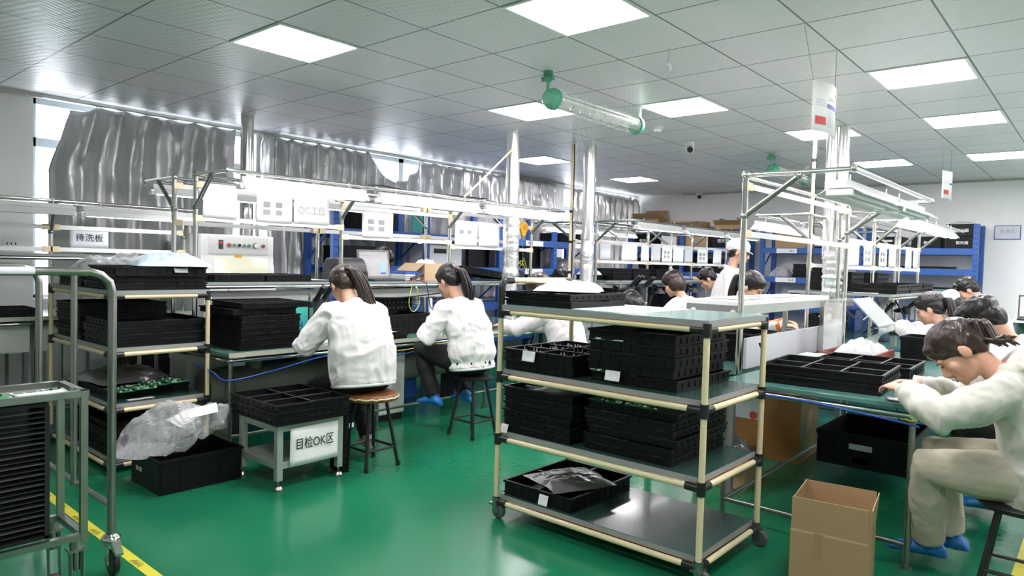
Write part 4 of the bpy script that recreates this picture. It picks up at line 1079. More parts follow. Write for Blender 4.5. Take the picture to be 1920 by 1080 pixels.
        path = [(p0-back*.03), c1, c2, c2.lerp(c3, .5), c3]
        rnd = random.Random(seed+3)
        pm = MB()
        for q in range(46):     # strands of the ponytail
            a = rnd.uniform(0, 2*PI); rr_ = math.sqrt(rnd.uniform(.05, 1))
            offs = [.016, .030, .044, .046, .026+rnd.uniform(0, .018)]
            pts = []
            for i, c in enumerate(path):
                tl = .04*rnd.uniform(-1, .6) if i == len(path)-1 else 0
                pts.append(c+Vector((math.cos(a), math.sin(a)*.75, 0))*offs[i]*rr_*S*(pony or {}).get('fat', 1)+Vector((0, 0, tl)))
            sm = []
            for i in range(len(pts)-1):
                for k in range(3): sm.append(pts[i].lerp(pts[i+1], k/3))
            sm.append(pts[-1])
            for _ in range(2): sm = [sm[0]]+[(sm[i-1]+sm[i]*2+sm[i+1])/4 for i in range(1, len(sm)-1)]+[sm[-1]]
            pm.tube(sm, [.0095*S]*(len(sm)-3)+[.008*S, .006*S, .002*S], 6)
        pm.build('ponytail', hairm, hr, ang=80)
    if mask:
        m_ = MB(); m_.ell(H(0, .068, -.058), hs(.052, .048, .046), HM); mk = m_.build('face_mask', mat('white_mask', (.82, .83, .85), .7), body)
        for s_ in (-1, 1): MB().tube([H(s_*.048, .07, -.04), H(s_*.072, .02, -.03), H(s_*.082, -.01, -.02)], .002, 5).build('ear_loop', MATS['white_mask'], mk)
    if glove:
        for i, s_ in enumerate((-1, 1)):
            g = MB(); d_ = (HN[i]-EL[i]).normalized(); c = HN[i]+d_*.06
            g.ell(c, (.055, .055, .045)); g.tube([HN[i]-d_*.02, c], [.036, .05], 12)
            remesh(g, 'plastic_glove', M_bagw, .007, smooth=2, wr=.009, seed=seed+i, parent=body, wscale=22)
    return body
def stool(label, x, y, h=.47, seat=M_black, r=.155, rz=0, cushion=False):
    t = thing('stool', label, 'stool', (x, y, 0), rz, 'workshop stools')
    for k in range(4):
        a = PI/4+k*PI/2; tp = Vector((.10*math.cos(a), .10*math.sin(a), h-.03)); bt = Vector((.19*math.cos(a), .19*math.sin(a), .008))
        b = MB(); b.tube([bt, bt.lerp(tp, .85), tp, tp*1+Vector((-.03*math.cos(a), -.03*math.sin(a), .012))], .0125, 10); b.cyl(bt-Vector((0, 0, .008)), bt+Vector((0, 0, .02)), .016); b.build('leg', M_black, t)
    q = [Vector((.165*math.cos(PI/4+k*PI/2), .165*math.sin(PI/4+k*PI/2), .13)) for k in range(4)]
    for k in range(4): MB().tube([q[k], q[(k+1) % 4]], .009, 8).build('stretcher', M_black, t)
    b = MB(); e = .028 if not cushion else .045
    b.lathe([(0, h-.03), (r*.96, h-.03), (r, h-.02), (r, h-.03+e*.7), (r*.93, h-.03+e), (r*.5, h-.025+e), (0, h-.025+e)], n=36); b.build('seat', seat, t)
    if cushion: MB().tube([(r*1.0*math.cos(2*PI*k/40), r*1.0*math.sin(2*PI*k/40), h-.008+.004*math.sin(k*2.5)) for k in range(40)], .006, 6, closed=True).build('seam', M_cream, t)
    return t

FACE_L = R(90)
stool('stool with a brown patterned cushion under the first seated woman', -3.80, 2.95, 0.488, M_seat, .185, cushion=True)
person('woman with a long brown ponytail in a white jacket on the brown cushioned stool', (-3.84, 2.91, 0), R(80), hipz=.61, lean=14, round_=30, hpitch=22, hairm=HAIRB, bulk=1.20, seed=2,
       hands=((-.13, .33, .96), (.10, .34, 1.02)), elbow=(.8, .1, -.9), feet=((-.14, .22, .06), (.14, .20, .06)), vox=.0075, jvox=.009, pony=dict(len=.43, out=.07, side=.15, sw=-.10, fat=1.15), glove=True, shoes='shoe', torso=.51)
stool('round black stool under the second seated woman', -3.90, 4.06, 0.488)
person('woman with a black ponytail and red hair tie in white jacket on the black stool', (-3.92, 4.05, 0), R(92), hipz=.60, lean=12, round_=24, hpitch=14, hairm=HAIRK, bulk=1.10, seed=5,
       hands=((-.13, .36, .86), (.13, .38, .86)), elbow=(.8, .1, -.9), feet=((-.13, .30, .22), (.10, .16, .24)), vox=.0075, jvox=.009, pony=dict(len=.27, out=.07, side=.05, sw=-.06, tie=1), torso=.51)
stool('black stool under the woman in the pale hoodie at right', -.26, 3.74, 0.428)
person('woman in a pale cream hoodie and beige trousers bent over the right bench', (-.17, 3.80, 0), R(94), hipz=.54, lean=13, round_=38, hpitch=36, hairm=HAIRB, jacket=CRM, trousers=TRC, bulk=1.22, seed=7,
       hands=((-.12, .55, .872), (.13, .53, .872)), elbow=(1, -.3, -.5), feet=((.07, .46, .06), (.24, .38, .06)), vox=.0065, jvox=.009, hoodie=True, hemz=-.07, pony=dict(len=.09, out=.055, sw=-.11, fat=1.7), hyaw=12, torso=.47, hk=1.15)
stool('black stool under the dark haired man in the grey jacket', -.12, 4.92, 0.428)
person('dark haired man in a pale grey jacket sitting behind the woman in the hoodie', (-.20, 4.92, 0), R(90), hipz=.54, lean=16, round_=32, hpitch=24, hair='short_m', jacket=GRYJ, seed=11, female=False, bulk=1.12,
       hands=((-.14, .44, .92), (.14, .44, .92)), elbow=(1, -.2, -.4), torso=.53)
stool('stool under the ponytailed woman reaching into the far right bench', -.84, 6.95, 0.388)
person('woman with a dark ponytail reaching left into the far right bench', (-.86, 6.95, 0), R(88), hipz=.50, lean=20, round_=26, hpitch=8, hairm=HAIRK, seed=13, bulk=1.1,
       hands=((-.16, .52, .96), (.16, .50, .93)), elbow=(1, -.1, -.2), torso=.50, pony=dict(len=.22, out=.06, side=-.03, sw=-.06), vox=.009)
stool('stool under the person in the white cap at the far right bench', -.78, 8.14, 0.448)
person('person in a white cap bending low at the far right bench', (-.80, 8.14, 0), R(90), hipz=.56, lean=16, round_=36, hpitch=45, seed=15, cap=True, hands=((-.13, .46, .90), (.13, .46, .90)), elbow=(.7, -.3, -.2), torso=.52, vox=.010, jvox=.013)
stool('stool under the short haired man farthest along the right bench', -.88, 9.2, 0.458)
person('short haired man in white looking down, farthest along the right bench', (-.90, 9.2, 0), R(95), hipz=.57, lean=12, round_=24, hpitch=26, hair='short_m', seed=17, female=False, hands=((-.13, .43, .90), (.13, .43, .90)), elbow=(.7, -.3, -.2), torso=.56, vox=.010, jvox=.013)
stool('stool under the person whose black hair shows above the white reflection sheet', -3.34, 6.10, 0.388)
person('person with glossy black hair seen from behind above the foreground trolley top', (-3.32, 6.08, 0), R(75), hipz=.50, lean=18, round_=40, hpitch=36, hair='bob', seed=19, bulk=1.1, hands=((-.12, .42, .82), (.12, .42, .82)), elbow=(.5, 0, -.9), torso=.50, vox=.009)
stool('stool under the short haired woman looking into a microscope', -3.36, 6.92, 0.448)
person('short haired woman in white facing left towards a black microscope', (-3.36, 6.90, 0), R(92), hipz=.56, lean=10, round_=24, hpitch=16, hair='bob', hairm=HAIRB, seed=21, hands=((-.14, .42, .92), (.14, .42, .92)), torso=.53, vox=.009)
stool('stool under the person in the pinkish coat behind the foreground trolley', -3.60, 4.95, 0.428)
person('person in a pinkish white coat leaning to the bench behind the foreground trolley', (-3.60, 4.95, 0), R(100), hipz=.54, lean=14, round_=26, hpitch=18, hairm=HAIRB, jacket=PNK, coat=True, seed=23, bulk=1.08, hands=((-.14, .62, .84), (.14, .60, .84)), torso=.53, vox=.010, hair='bob')
person('person bending behind the grey laptop on the window side of the first bench', (-6.22, 4.62, 0), R(-80), hipz=.80, lean=20, round_=22, hpitch=20, hair='bob', seed=25, hands=((-.16, .40, .90), (.16, .40, .90)), feet=((-.12, .02, .06), (.12, .0, .06)), torso=.50, vox=.010, jvox=.013)
stool('stool on the window side of the far bench row', -6.16, 7.78, 0.448)
person('dark haired person on the window side of the far bench row, mostly hidden', (-6.14, 7.78, 0), R(-90), hipz=.56, lean=12, round_=26, hpitch=18, hair='bob', seed=27, hands=((-.15, .42, .92), (.15, .42, .92)), elbow=(1, -.2, -.2), torso=.53, vox=.011, jvox=.014)
stool('stool under the man looking down behind the standing man in the cap', -3.72, 8.62, 0.468)
person('short haired man looking down, beside the standing man in the white cap', (-3.72, 8.62, 0), R(110), hipz=.58, lean=10, round_=22, hpitch=26, hair='short_m', seed=29, female=False, hands=((-.15, .45, .86), (.15, .45, .86)), torso=.56, vox=.010, jvox=.013)
person('man in a white cap and white coat standing behind the right bench', (-3.27, 7.42, 0), R(-72), hipz=.88, lean=4, round_=10, hpitch=10, hair='short_m', cap=True, coat=True, seed=31, female=False, hands=((-.24, .30, .98), (.24, .30, .98)), feet=((-.11, .02, .06), (.11, .02, .06)), torso=.53, vox=.009, elbow=(1, -.5, -.4))
stool('stool under the masked woman with the orange sleeve', -2.66, 5.98, 0.458)
person('woman in a white mask with an orange sleeve behind the right bench', (-2.66, 5.98, 0), R(-88), hipz=.57, lean=10, round_=22, hpitch=16, hairm=HAIRK, mask=True, seed=33, sleeve=ORG, hands=((-.14, .52, .95), (.16, .58, .945)), elbow=(.8, 0, -.9), torso=.54, vox=.009, pony=dict(len=.2, out=.05))
# ================================================================== SHELVING RACKS
def rack(label, x0, x1, y0, y1, ups, levels, zt, along='x', marks=()):
    cx, cy = (x0+x1)/2, (y0+y1)/2
    t = thing('shelving_rack', label, 'shelving rack', (cx, cy, 0), 0, 'blue shelving racks')
    bx = lambda a, b_, c, d, e, f: MB().box(a-cx, b_-cx, c-cy, d-cy, e, f)
    dep = (y0, y1) if along == 'x' else (x0, x1)
    for u in ups:
        for q in dep:
            s_ = .028
            if along == 'x': b = bx(u-.035, u+.035, q-s_, q+s_, 0, zt)
            else: b = bx(q-s_, q+s_, u-.035, u+.035, 0, zt)
            b.mt(1)
            z = .1
            while z < zt-.05:
                for o in (-.015, .015):
                    if along == 'x':
                        f_ = q-s_-.0008 if q == y0 else q+s_; b.box(u+o-.006-cx, u+o+.006-cx, f_-cy, f_+.0008-cy, z, z+.016)
                    else:
                        f_ = q+s_ if q == x1 else q-s_-.0008; b.box(f_-cx, f_+.0008-cx, u+o-.006-cy, u+o+.006-cy, z, z+.016)
                z += .075
            b.build('upright', [M_blue, M_blued], t, smooth=False)
        for k in range(3):
            za, zb = .15+k*.62, .55+k*.62
            if along == 'x': MB().tube([(u-cx, dep[0]-cy, za), (u-cx, dep[1]-cy, zb)], .014, 6).build('brace', M_blue, t)
            else: MB().tube([(dep[0]-cx, u-cy, za), (dep[1]-cx, u-cy, zb)], .014, 6).build('brace', M_blue, t)
    for i in range(len(ups)-1):
        for z in levels[i] if isinstance(levels[0], (list, tuple)) else levels:
            for q in dep:
                if along == 'x': bx(ups[i]+.035, ups[i+1]-.035, q-.022, q+.022, z-.09, z).build('beam', M_blue, t, smooth=False)
                else: bx(q-.022, q+.022, ups[i]+.035, ups[i+1]-.035, z-.09, z).build('beam', M_blue, t, smooth=False)
            if along == 'x': bx(ups[i]+.04, ups[i+1]-.04, y0+.022, y1-.022, z-.03, z-.004).build('deck', M_blue, t, smooth=False)
            else: bx(x0+.022, x1-.022, ups[i]+.04, ups[i+1]-.04, z-.03, z-.004).build('deck', M_blue, t, smooth=False)
    for (u, z, s_) in marks:
        if along == 'x':
            MB().box(u-.16-cx, u+.16-cx, y0-.0265-cy, y0-.0225-cy, z-.085, z-.01).build('label_plate', M_strip, t, smooth=False)
            if s_: text(s_, 'lettering', .05, frame((u+.09-cx, y0-.028-cy, z-.047), (1, 0, 0), (0, 0, 1), (0, -1, 0)), M_ink, t, bold=True)
        else:
            MB().box(x1+.0225-cx, x1+.0265-cx, u-.20-cy, u+.20-cy, z-.085, z-.01).build('label_plate', M_strip, t, smooth=False)
            if s_: text(s_, 'lettering', .05, frame((x1+.028-cx, u-.13-cy, z-.047), (0, 1, 0), (0, 0, 1), (1, 0, 0)), M_cable_b, t, bold=True)
    return t
rack('blue shelving rack on the back wall with A-1 and A-2 shelf labels', -4.42, -1.40, 11.40, 11.92, [-4.40, -2.92, -1.44], [[1.76, 1.29, .85, .4], [1.77, 1.48, 1.16, .7, .3]], 2.11, 'x', [(-4.0, 1.76, 'A-1'), (-4.0, 1.29, 'A-2')])
rack('blue shelving rack in the far corner topped with brown cartons', -6.98, -4.72, 11.40, 11.92, [-6.93, -5.85, -4.78], [1.76, 1.32, .85, .4], 2.07, 'x')
rack('long blue shelving rack along the window wall behind the first bench row', -6.96, -6.44, 4.44, 9.45, [4.46, 5.8, 7.16, 8.4, 9.42], [1.74, 1.33, .85, .4], 2.08, 'y', [(7.9, 1.74, 'B2'), (7.9, 1.33, 'B1'), (9.0, 1.74, '')])

# ================================================================== CARTONS AND BINS
def carton(label, x, y, z, L, W, H, rz=0, m=None, flaps=None, group=None, marks=None, tape=True, fl=.5):
    t = thing('carton', label, 'carton', (x, y, z), rz, group); m = m or M_card; t_ = .004
    b = MB(); b.box(-L/2, L/2, -W/2, W/2, 0, t_)
    b.box(-L/2, L/2, -W/2, -W/2+t_, t_, H); b.box(-L/2, L/2, W/2-t_, W/2, t_, H); b.box(-L/2, -L/2+t_, -W/2+t_, W/2-t_, t_, H); b.box(L/2-t_, L/2, -W/2+t_, W/2-t_, t_, H)
    if flaps is None: b.box(-L/2, L/2, -W/2, W/2, H-t_, H+.001)
    b.build('body', m, t, smooth=False)
    if flaps:
        for nm, a in flaps:      # angle from straight up, outward positive
            h = fl*W if nm in 'fb' else fl*W
            q = MB(); ln = L if nm in 'fb' else W
            q.box(-ln/2+.003, ln/2-.003, -t_/2, t_/2, 0, h)
            f = q.build('flap', m, t, smooth=False)
            if nm == 'f': f.matrix_local = Matrix.Translation((0, -W/2+.002, H)) @ Matrix.Rotation(R(a), 4, 'X')
            if nm == 'b': f.matrix_local = Matrix.Translation((0, W/2-.002, H)) @ Matrix.Rotation(R(-a), 4, 'X')
            if nm == 'r': f.matrix_local = Matrix.Translation((L/2-.002, 0, H)) @ Matrix.Rotation(R(90), 4, 'Z') @ Matrix.Rotation(R(-a), 4, 'X')
            if nm == 'l': f.matrix_local = Matrix.Translation((-L/2+.002, 0, H)) @ Matrix.Rotation(R(90), 4, 'Z') @ Matrix.Rotation(R(a), 4, 'X')
    elif tape: MB().box(-L/2-.001, L/2+.001, -.025, .025, H+.0005, H+.002).build('tape', M_tape, t, smooth=False)
    return t
c = carton('tall open brown carton on the floor in front of the right bench', -.895, 3.285, 0, .31, .30, .275, R(8), flaps=[('f', 1), ('b', 2), ('l', 3), ('r', -4)], fl=.48)
MB().box(-.06, -.02, -.1515, -.1505, .16, .275).build('tape', M_tape, c, smooth=False)
MB().box(-.155, .155, -.1512, -.1502, .268, .276).build('crease', M_card2, c, smooth=False)
c = carton('orange taped carton with a white label on the floor under the right bench', -1.98, 5.40, 0, .60, .52, .50, R(4), m=M_card3)
MB().box(-.29, .02, -.2625, -.2605, .28, .49).build('shipping_label', M_paperg, c, smooth=False); MB().cyl((-.04, -.2632, .31), (-.04, -.2626, .31), .03).build('stamp', M_red, c)
MB().box(.301, .3025, -.1, .06, .22, .36, None).build('diamond_label', M_card2, c, smooth=False)
c = carton('small carton with grey bags under the right bench beside the trolley', -1.90, 4.48, 0, .34, .40, .20, R(5), m=M_card, flaps=[('f', 160), ('b', 150), ('l', 165), ('r', 160)], fl=.2)
text('POWER', 'lettering', .04, frame((-.02, -.203, .11), (1, 0, 0), (0, 0, 1), (0, -1, 0)), M_ink, c)
bag('grey bag heaped in the small carton under the right bench', -1.92, 4.50, .10, .30, .34, .26, .3, M_bagg, 21)
# open carton on the bench shelf
c = carton('open light brown carton on the first bench shelf beside the grey laptop', -5.25, 4.78, 1.209, .30, .40, .17, 0, m=M_card2, flaps=[('f', 125), ('r', 172), ('b', 165)], fl=.34)
bag('white paper bag bulging out of the open carton on the bench shelf', -5.26, 4.74, 1.30, .24, .30, .16, .2, M_bagw, 31)
# cartons over the far racks
carton('brown carton with open flaps at the left on top of the far corner rack', -6.62, 11.62, 2.072, .46, .40, .20, .1, flaps=[('f', 60), ('b', 15), ('r', 50)], fl=.5)
carton('white box inside the cluster of cartons on the far corner rack', -6.20, 11.66, 1.762, .30, .30, .22, .1, m=M_strip)
carton('long brown carton with a torn flap, middle of the far corner rack top', -5.86, 11.64, 2.072, .62, .40, .15, -.1, flaps=[('r', 95), ('f', 100)], fl=.5, m=M_card2)
carton('small brown carton with raised flaps at the right on top of the far corner rack', -5.08, 11.64, 2.072, .44, .36, .08, .15, flaps=[('l', 40), ('r', 30), ('f', 60)], fl=.4)
carton('brown carton with a printed face on the middle shelf of the far corner rack', -5.62, 11.62, 1.762, .40, .36, .26, 0, m=M_card)
carton('brown carton with a white label on the top shelf of the back wall rack', -3.97, 11.62, 1.762, .46, .40, .31, 0)
def bin_(label, x, y, z, L, W, H, group=None, txt=None, face='y', card=False):
    t = thing('storage_bin', label, 'bin', (x, y, z), 0, group); b = MB()
    q = .012
    a, c = L/2, W/2
    b.box(-a+q, a-q, -c+q, c-q, 0, .008)
    for s_ in (-1, 1): b.box(-a+q, a-q, s_*(c-q)-.004, s_*(c-q)+.004, 0, H); b.box(s_*(a-q)-.004, s_*(a-q)+.004, -c+q, c-q, 0, H)
    for s_ in (-1, 1): b.box(-a, a, s_*(c-q*.5)-q*.5, s_*(c-q*.5)+q*.5, H-.03, H); b.box(s_*(a-q*.5)-q*.5, s_*(a-q*.5)+q*.5, -c+q, c-q, H-.03, H)
    n = 5
    for i in range(n+1):
        u = -a+q+(L-2*q)*i/n
        for s_ in (-1, 1): b.box(u-.005, u+.005, s_*(c-q)-.008, s_*(c-q)+.008, .01, H-.03)
    b.build('body', M_tray, t, smooth=False)
    if txt:
        if face == 'y': text(txt, 'lettering', H*.30, frame((.02, -c+.003, H*.45), (1, 0, 0), (0, 0, 1), (0, -1, 0)), M_strip, t, bold=True)
        else: text(txt, 'lettering', H*.30, frame((a-.003, 0, H*.45), (0, 1, 0), (0, 0, 1), (1, 0, 0)), M_strip, t, bold=True)
    if card: MB().box(-.07, .07, -c-.002, -c+.0, H*.55, H*.72).build('label_card', M_paperg, t, smooth=False)
    return t
GB = 'black storage bins on the back wall racks'
bin_('upper of the two black bins at the right end of the back wall rack', -1.63, 11.62, 1.945, .36, .40, .165, GB, '恒天超')
bin_('lower of the two black bins at the right end of the back wall rack', -1.63, 11.62, 1.772, .36, .40, .165, GB, '恒天超')
bin_('black bin second from the right on the top shelf of the back wall rack', -2.05, 11.62, 1.772, .38, .40, .165, GB, '恒天')
bin_('black bin third from the right on the top shelf of the back wall rack', -2.55, 11.62, 1.772, .40, .40, .165, GB, None, card=True)
for k, (x, tx) in enumerate(((-6.6, ''), (-6.15, '')) ): pass
for k, x in enumerate((-6.66, -5.12)): bin_('black bin on the upper shelf of the far corner rack, %s' % ['left end', 'right end'][k], x, 11.62, 1.762, .40, .40, .24, GB, '恒天超')
for k, x in enumerate((-6.6, -6.12, -5.6, -5.1)): bin_('black bin on the lower shelf of the far corner rack, %s' % ['leftmost', 'second from left', 'third from left', 'rightmost'][k], x, 11.62, 1.322, .42, .40, .24, GB, '恒天超' if k > 1 else None)
bag('clear bag lying on the bins at the right end of the back wall rack', -1.63, 11.62, 2.112, .30, .36, .06, 0, M_bag, 41)
bag('clear bag of dark parts on the A-2 shelf of the back wall rack', -4.16, 11.62, 1.292, .30, .40, .22, 0, M_bag, 43)
stack('the stack on the A-2 back wall shelf', -3.68, 11.66, 1.292, .46, .40, .042, 5, 'black trays on the back wall rack', seed=31)
tray('flat black tray on the middle shelf at the right of the back wall rack', -2.2, 11.66, 1.482, .95, .40, .03, 'black trays on the back wall rack')
tray('flat black tray on the lower shelf at the right of the back wall rack', -1.85, 11.66, 1.162, .5, .40, .05, 'black trays on the back wall rack')
tray('flat black tray on the A-1 shelf beside the brown carton', -3.3, 11.66, 1.762, .6, .40, .03, 'black trays on the back wall rack')
GW = 'black trays on the window wall rack'
tray('upright black tray on the lower window wall rack shelf left of the first duct', -6.78, 6.9, 1.55, .40, .30, .06, GW).matrix_world = frame((-6.54, 6.80, 1.485), (0, 1, 0), (0, 0, 1), (1, 0, 0))
for k, y in enumerate((7.45, 7.92)):
    o = tray('upright black tray on the lower window wall rack shelf, %s' % ['behind the first duct', 'between the ducts'][k], -6.78, y, 1.5, .40, .30, .06, GW); o.matrix_world = frame((-6.54, y, 1.485), (0, 1, 0), (0, 0, 1), (1, 0, 0))
stack('the window wall rack stack by the middle duct', -6.70, 8.9, 1.745, .40, .55, .045, 3, GW, seed=33)
bin_('black bin on the upper window wall rack shelf behind the paper signs', -6.70, 5.12, 1.745, .42, .50, .26, None)
bin_('red plastic bin on the upper window wall rack shelf near the middle duct', -6.70, 9.3, 1.745, .34, .16, .09, None)
D.objects[[o.name for o in D.objects if o.name.startswith('storage_bin')][-1]].children[0].data.materials[0] = M_red
bin_('black bin on the lower window wall rack shelf at its left end', -6.70, 4.85, 1.332, .40, .45, .22, None)
bag('dark bag on the lower window wall rack shelf behind the middle conduit', -6.70, 8.9, 1.332, .36, .50, .24, .1, M_bagg, 45)
o = MB().box(-6.9, -6.89, 5.95, 6.15, 1.742, 1.99).build('panel_board', M_greenboard, smooth=False); o.rotation_euler = (0, 0, 0); tag(o, 'green panel board leaning on the upper window wall rack shelf', 'board')
carton('white machine box with a dark display on the lower window wall rack shelf', -6.72, 6.22, 1.332, .36, .60, .28, 0, m=M_white, tape=False)
MB().box(-6.539, -6.537, 6.02, 6.24, 1.50, 1.56).build('display_strip', M_black, smooth=False)
x = D.objects['display_strip']; t = [o for o in D.objects if o.name.startswith('carton') and 'display' in o.get('label', '')][0]
x.parent = t; x.matrix_parent_inverse = Matrix.Translation(-t.location)
# ================================================================== WHITE MACHINE
t = thing('washing_machine', 'white board washing machine with a row of buttons behind the first bench', 'machine', (-6.55, 3.28, 0))
MB().prism([(-.34, 0), (.30, 0), (.34, .9), (.34, 1.05), (.30, 1.20), (.27, 1.40), (.27, 1.60), (-.34, 1.60)], -.36, .36, 'y').build('body', M_white, t, smooth=False, bevel=.006)
MB().box(.270, .276, -.29, .30, 1.42, 1.585).build('control_panel', mat('panel_offwhite', (.70, .71, .69), .4), t, smooth=False)
fx = frame((.285, .02, 1.30), (0, 1, 0), Vector((-.033, 0, .20)).normalized(), (1, 0, .16))
g = MB().box(-.27, .27, -.095, .085, 0, .006).build('hood_window', mat('yellowish_hood_glass', (.86, .87, .66), .08, coat=.5), t, smooth=False); g.matrix_local = fx  # pale yellow glass colour, no emission
MB().box(.276, .280, -.20, -.155, 1.465, 1.55).build('display', M_dgrey, t, smooth=False); MB().box(.280, .281, -.195, -.16, 1.515, 1.535).build('readout', M_red, t, smooth=False)
for k, (dy, m_, r_) in enumerate(((-.10, M_red, .017), (-.05, M_greenp, .013), (0.0, M_black, .013), (.05, M_greenp, .013), (.10, M_greenp, .013), (.17, M_white, .024), (.245, M_redt, .015))):
    b = MB(); b.cyl((.276, dy, 1.505), (.284, dy, 1.505), r_+.004, n=18); b.mt(1).cyl((.284, dy, 1.505), (.294, dy, 1.505), r_, n=18)
    b.build(['emergency_button', 'start_button', 'selector', 'run_button', 'stop_button', 'pressure_gauge', 'knob'][k], [M_black if k == 5 else M_alu, m_], t)
MB().box(.270, .276, -.04, .03, 1.375, 1.412).build('warning_label', M_yellow, t, smooth=False)
# ================================================================== PAPERS ON THE RAILS
def sheet(label, x, y0, y1, z0, z1, txt=None, group=None, m=None, face=1, marks=0, size=.05, inkm=None):
    rnd = random.Random(int(y0*100)); ph = rnd.uniform(0, 6)
    o = MB().grid(lambda u, v: (x+face*(.004+.004*math.sin(u*4+ph)*(1-v)), y0+(y1-y0)*u, z0+(z1-z0)*v), 8, 5).build('paper_sign', m or M_paper, ang=80)
    o.modifiers.new('thick', 'SOLIDIFY').thickness = .001
    tag(o, label, 'sign', group)
    xx = x+face*.0105
    if txt: text(txt, 'lettering', size, frame((xx, (y0+y1)/2, (z0+z1)/2), (0, face, 0), (0, 0, 1), (face, 0, 0)), inkm or M_ink, o)
    for k in range(marks):
        yy = y0+(y1-y0)*(.18+.34*(k % 2)); zz = z0+(z1-z0)*(.62-.28*(k//2))
        MB().box(min(xx, xx+face*.0006), max(xx, xx+face*.0006), yy, yy+(y1-y0)*.18, zz-.02, zz+.02).build('printed_mark', M_inkg, o, smooth=False)
    return o
sheet('blank white sheet at the left end of the first bench frame, left of the duct', -5.055, 2.36, 2.62, 1.685, 1.905)
sheet('white sheet with printed grey figures on the first bench frame', -5.055, 2.78, 3.09, 1.68, 1.905, marks=4)
sheet('white sheet reading QC工位 on the first bench frame', -5.055, 3.105, 3.44, 1.685, 1.905, 'QC工位', size=.075, inkm=mat('pale_ink', (.52, .52, .58), .7))
sheet('white sheet with small red pictures above the grey laptop', -5.05, 3.78, 4.13, 1.605, 1.83, marks=4)
sheet('left of two white sheets on the third bay of the first bench frame', -5.05, 4.93, 5.26, 1.57, 1.80, marks=2)
sheet('right of two white sheets on the third bay of the first bench frame', -5.05, 5.28, 5.60, 1.57, 1.80)
sheet('grey paper sign reading 待洗板 behind the clear bags at left', -6.49, 1.93, 2.22, 1.44, 1.60, '待洗板', size=.07, m=M_paperg)
far = [(7.12, 7.36), (7.62, 8.0), (8.1, 8.3), (8.36, 8.62), (8.66, 8.95), (8.98, 9.3), (9.33, 9.58), (9.75, 10.1), (10.3, 10.6)]
for k, (a, c) in enumerate(far): sheet('white sheet hung on the far bench frame, %s from the left' % ['first', 'second', 'third', 'fourth', 'fifth', 'sixth', 'seventh', 'eighth', 'ninth'][k], -4.755, a, c, 1.47, 1.69, marks=4 if k in (4, 7) else 0, group='white sheets on the far bench frame', m=M_paper if k % 3 else M_paperg)
for k, (a, c) in enumerate(((6.75, 7.15), (7.3, 7.62), (7.9, 8.2), (8.3, 8.62), (9.1, 9.4), (9.5, 9.78))): sheet('white sheet hung on the far right bench frame, %s from the left' % ['first', 'second', 'third', 'fourth', 'fifth', 'sixth'][k], -1.835, a, c, 1.465, 1.69, group='white sheets on the far right bench frame', marks=4 if k in (1, 2) else 0)
t = sheet('glossy pale sign in a blue frame on the back wall at right', 0, 0, .001, 0, .001); D.objects.remove(t)
t = thing('wall_sign', 'glossy pale sign in a blue frame on the back wall at right', 'sign', (-1.155, 12.04, 1.92))
MB().box(-.155, .155, -.008, 0, 0, .20).build('frame', M_purple, t, smooth=False); MB().box(-.145, .145, -.011, -.008, .009, .191).build('face', mat('glossy_sign_face', (.62, .64, .72), .15), t, smooth=False)
text('休息区', 'lettering', .06, frame((0, -.0118, .11), (1, 0, 0), (0, 0, 1), (0, -1, 0)), M_inkg, t)
# ================================================================== FIRST BENCH: WORKTOP
G1 = 'black trays on the first bench'
stack('the tall stack on the first bench', -4.82, 2.65, .742, .46, .46, .040, 6, G1, seed=51, jit=.004)
tray('lower of two offset black trays crowning the tall stack on the first bench', -4.86, 2.62, .992, .47, .50, .045, G1, rz=.03)
tray('upper of two offset black trays crowning the tall stack on the first bench', -4.82, 2.70, 1.039, .50, .52, .040, G1, rz=-.05, div=(3, 1))
stack('the stack on the first bench between the two women', -5.05, 4.12, .742, .46, .62, .058, 3, G1, seed=52)
tray('flat black tray with a paper slip between the two women', -4.66, 3.72, .742, .22, .36, .035, G1)
slip('white printed slip on the flat tray between the two women', -4.66, 3.78, .782, .10, .16, .3, curl=.012)
o = tray('large black grid tray standing upright at the back of the first bench', -5.3, 4.2, 1.0, .52, .38, .05, G1); o.matrix_world = frame((-5.37, 4.35, .940), (0, 1, 0), (0, 0, 1), (1, 0, 0))
b = MB()
for i in range(10):
    for j in range(7): b.box(-.24+.052*i, -.215+.052*i, -.17+.052*j, -.15+.052*j, .05, .0535)
b.build('slots', M_dgrey, o, smooth=False)
o = MB().box(-5.30, -5.285, 3.22, 3.50, .742, 1.13).build('screen_panel', M_greenboard, smooth=False); tag(o, 'green screen panel standing on the first bench behind the tall tray stack', 'panel')
MB().box(-5.302, -5.283, 3.50, 3.515, .742, 1.135).build('edge_trim', M_alu, o, smooth=False)
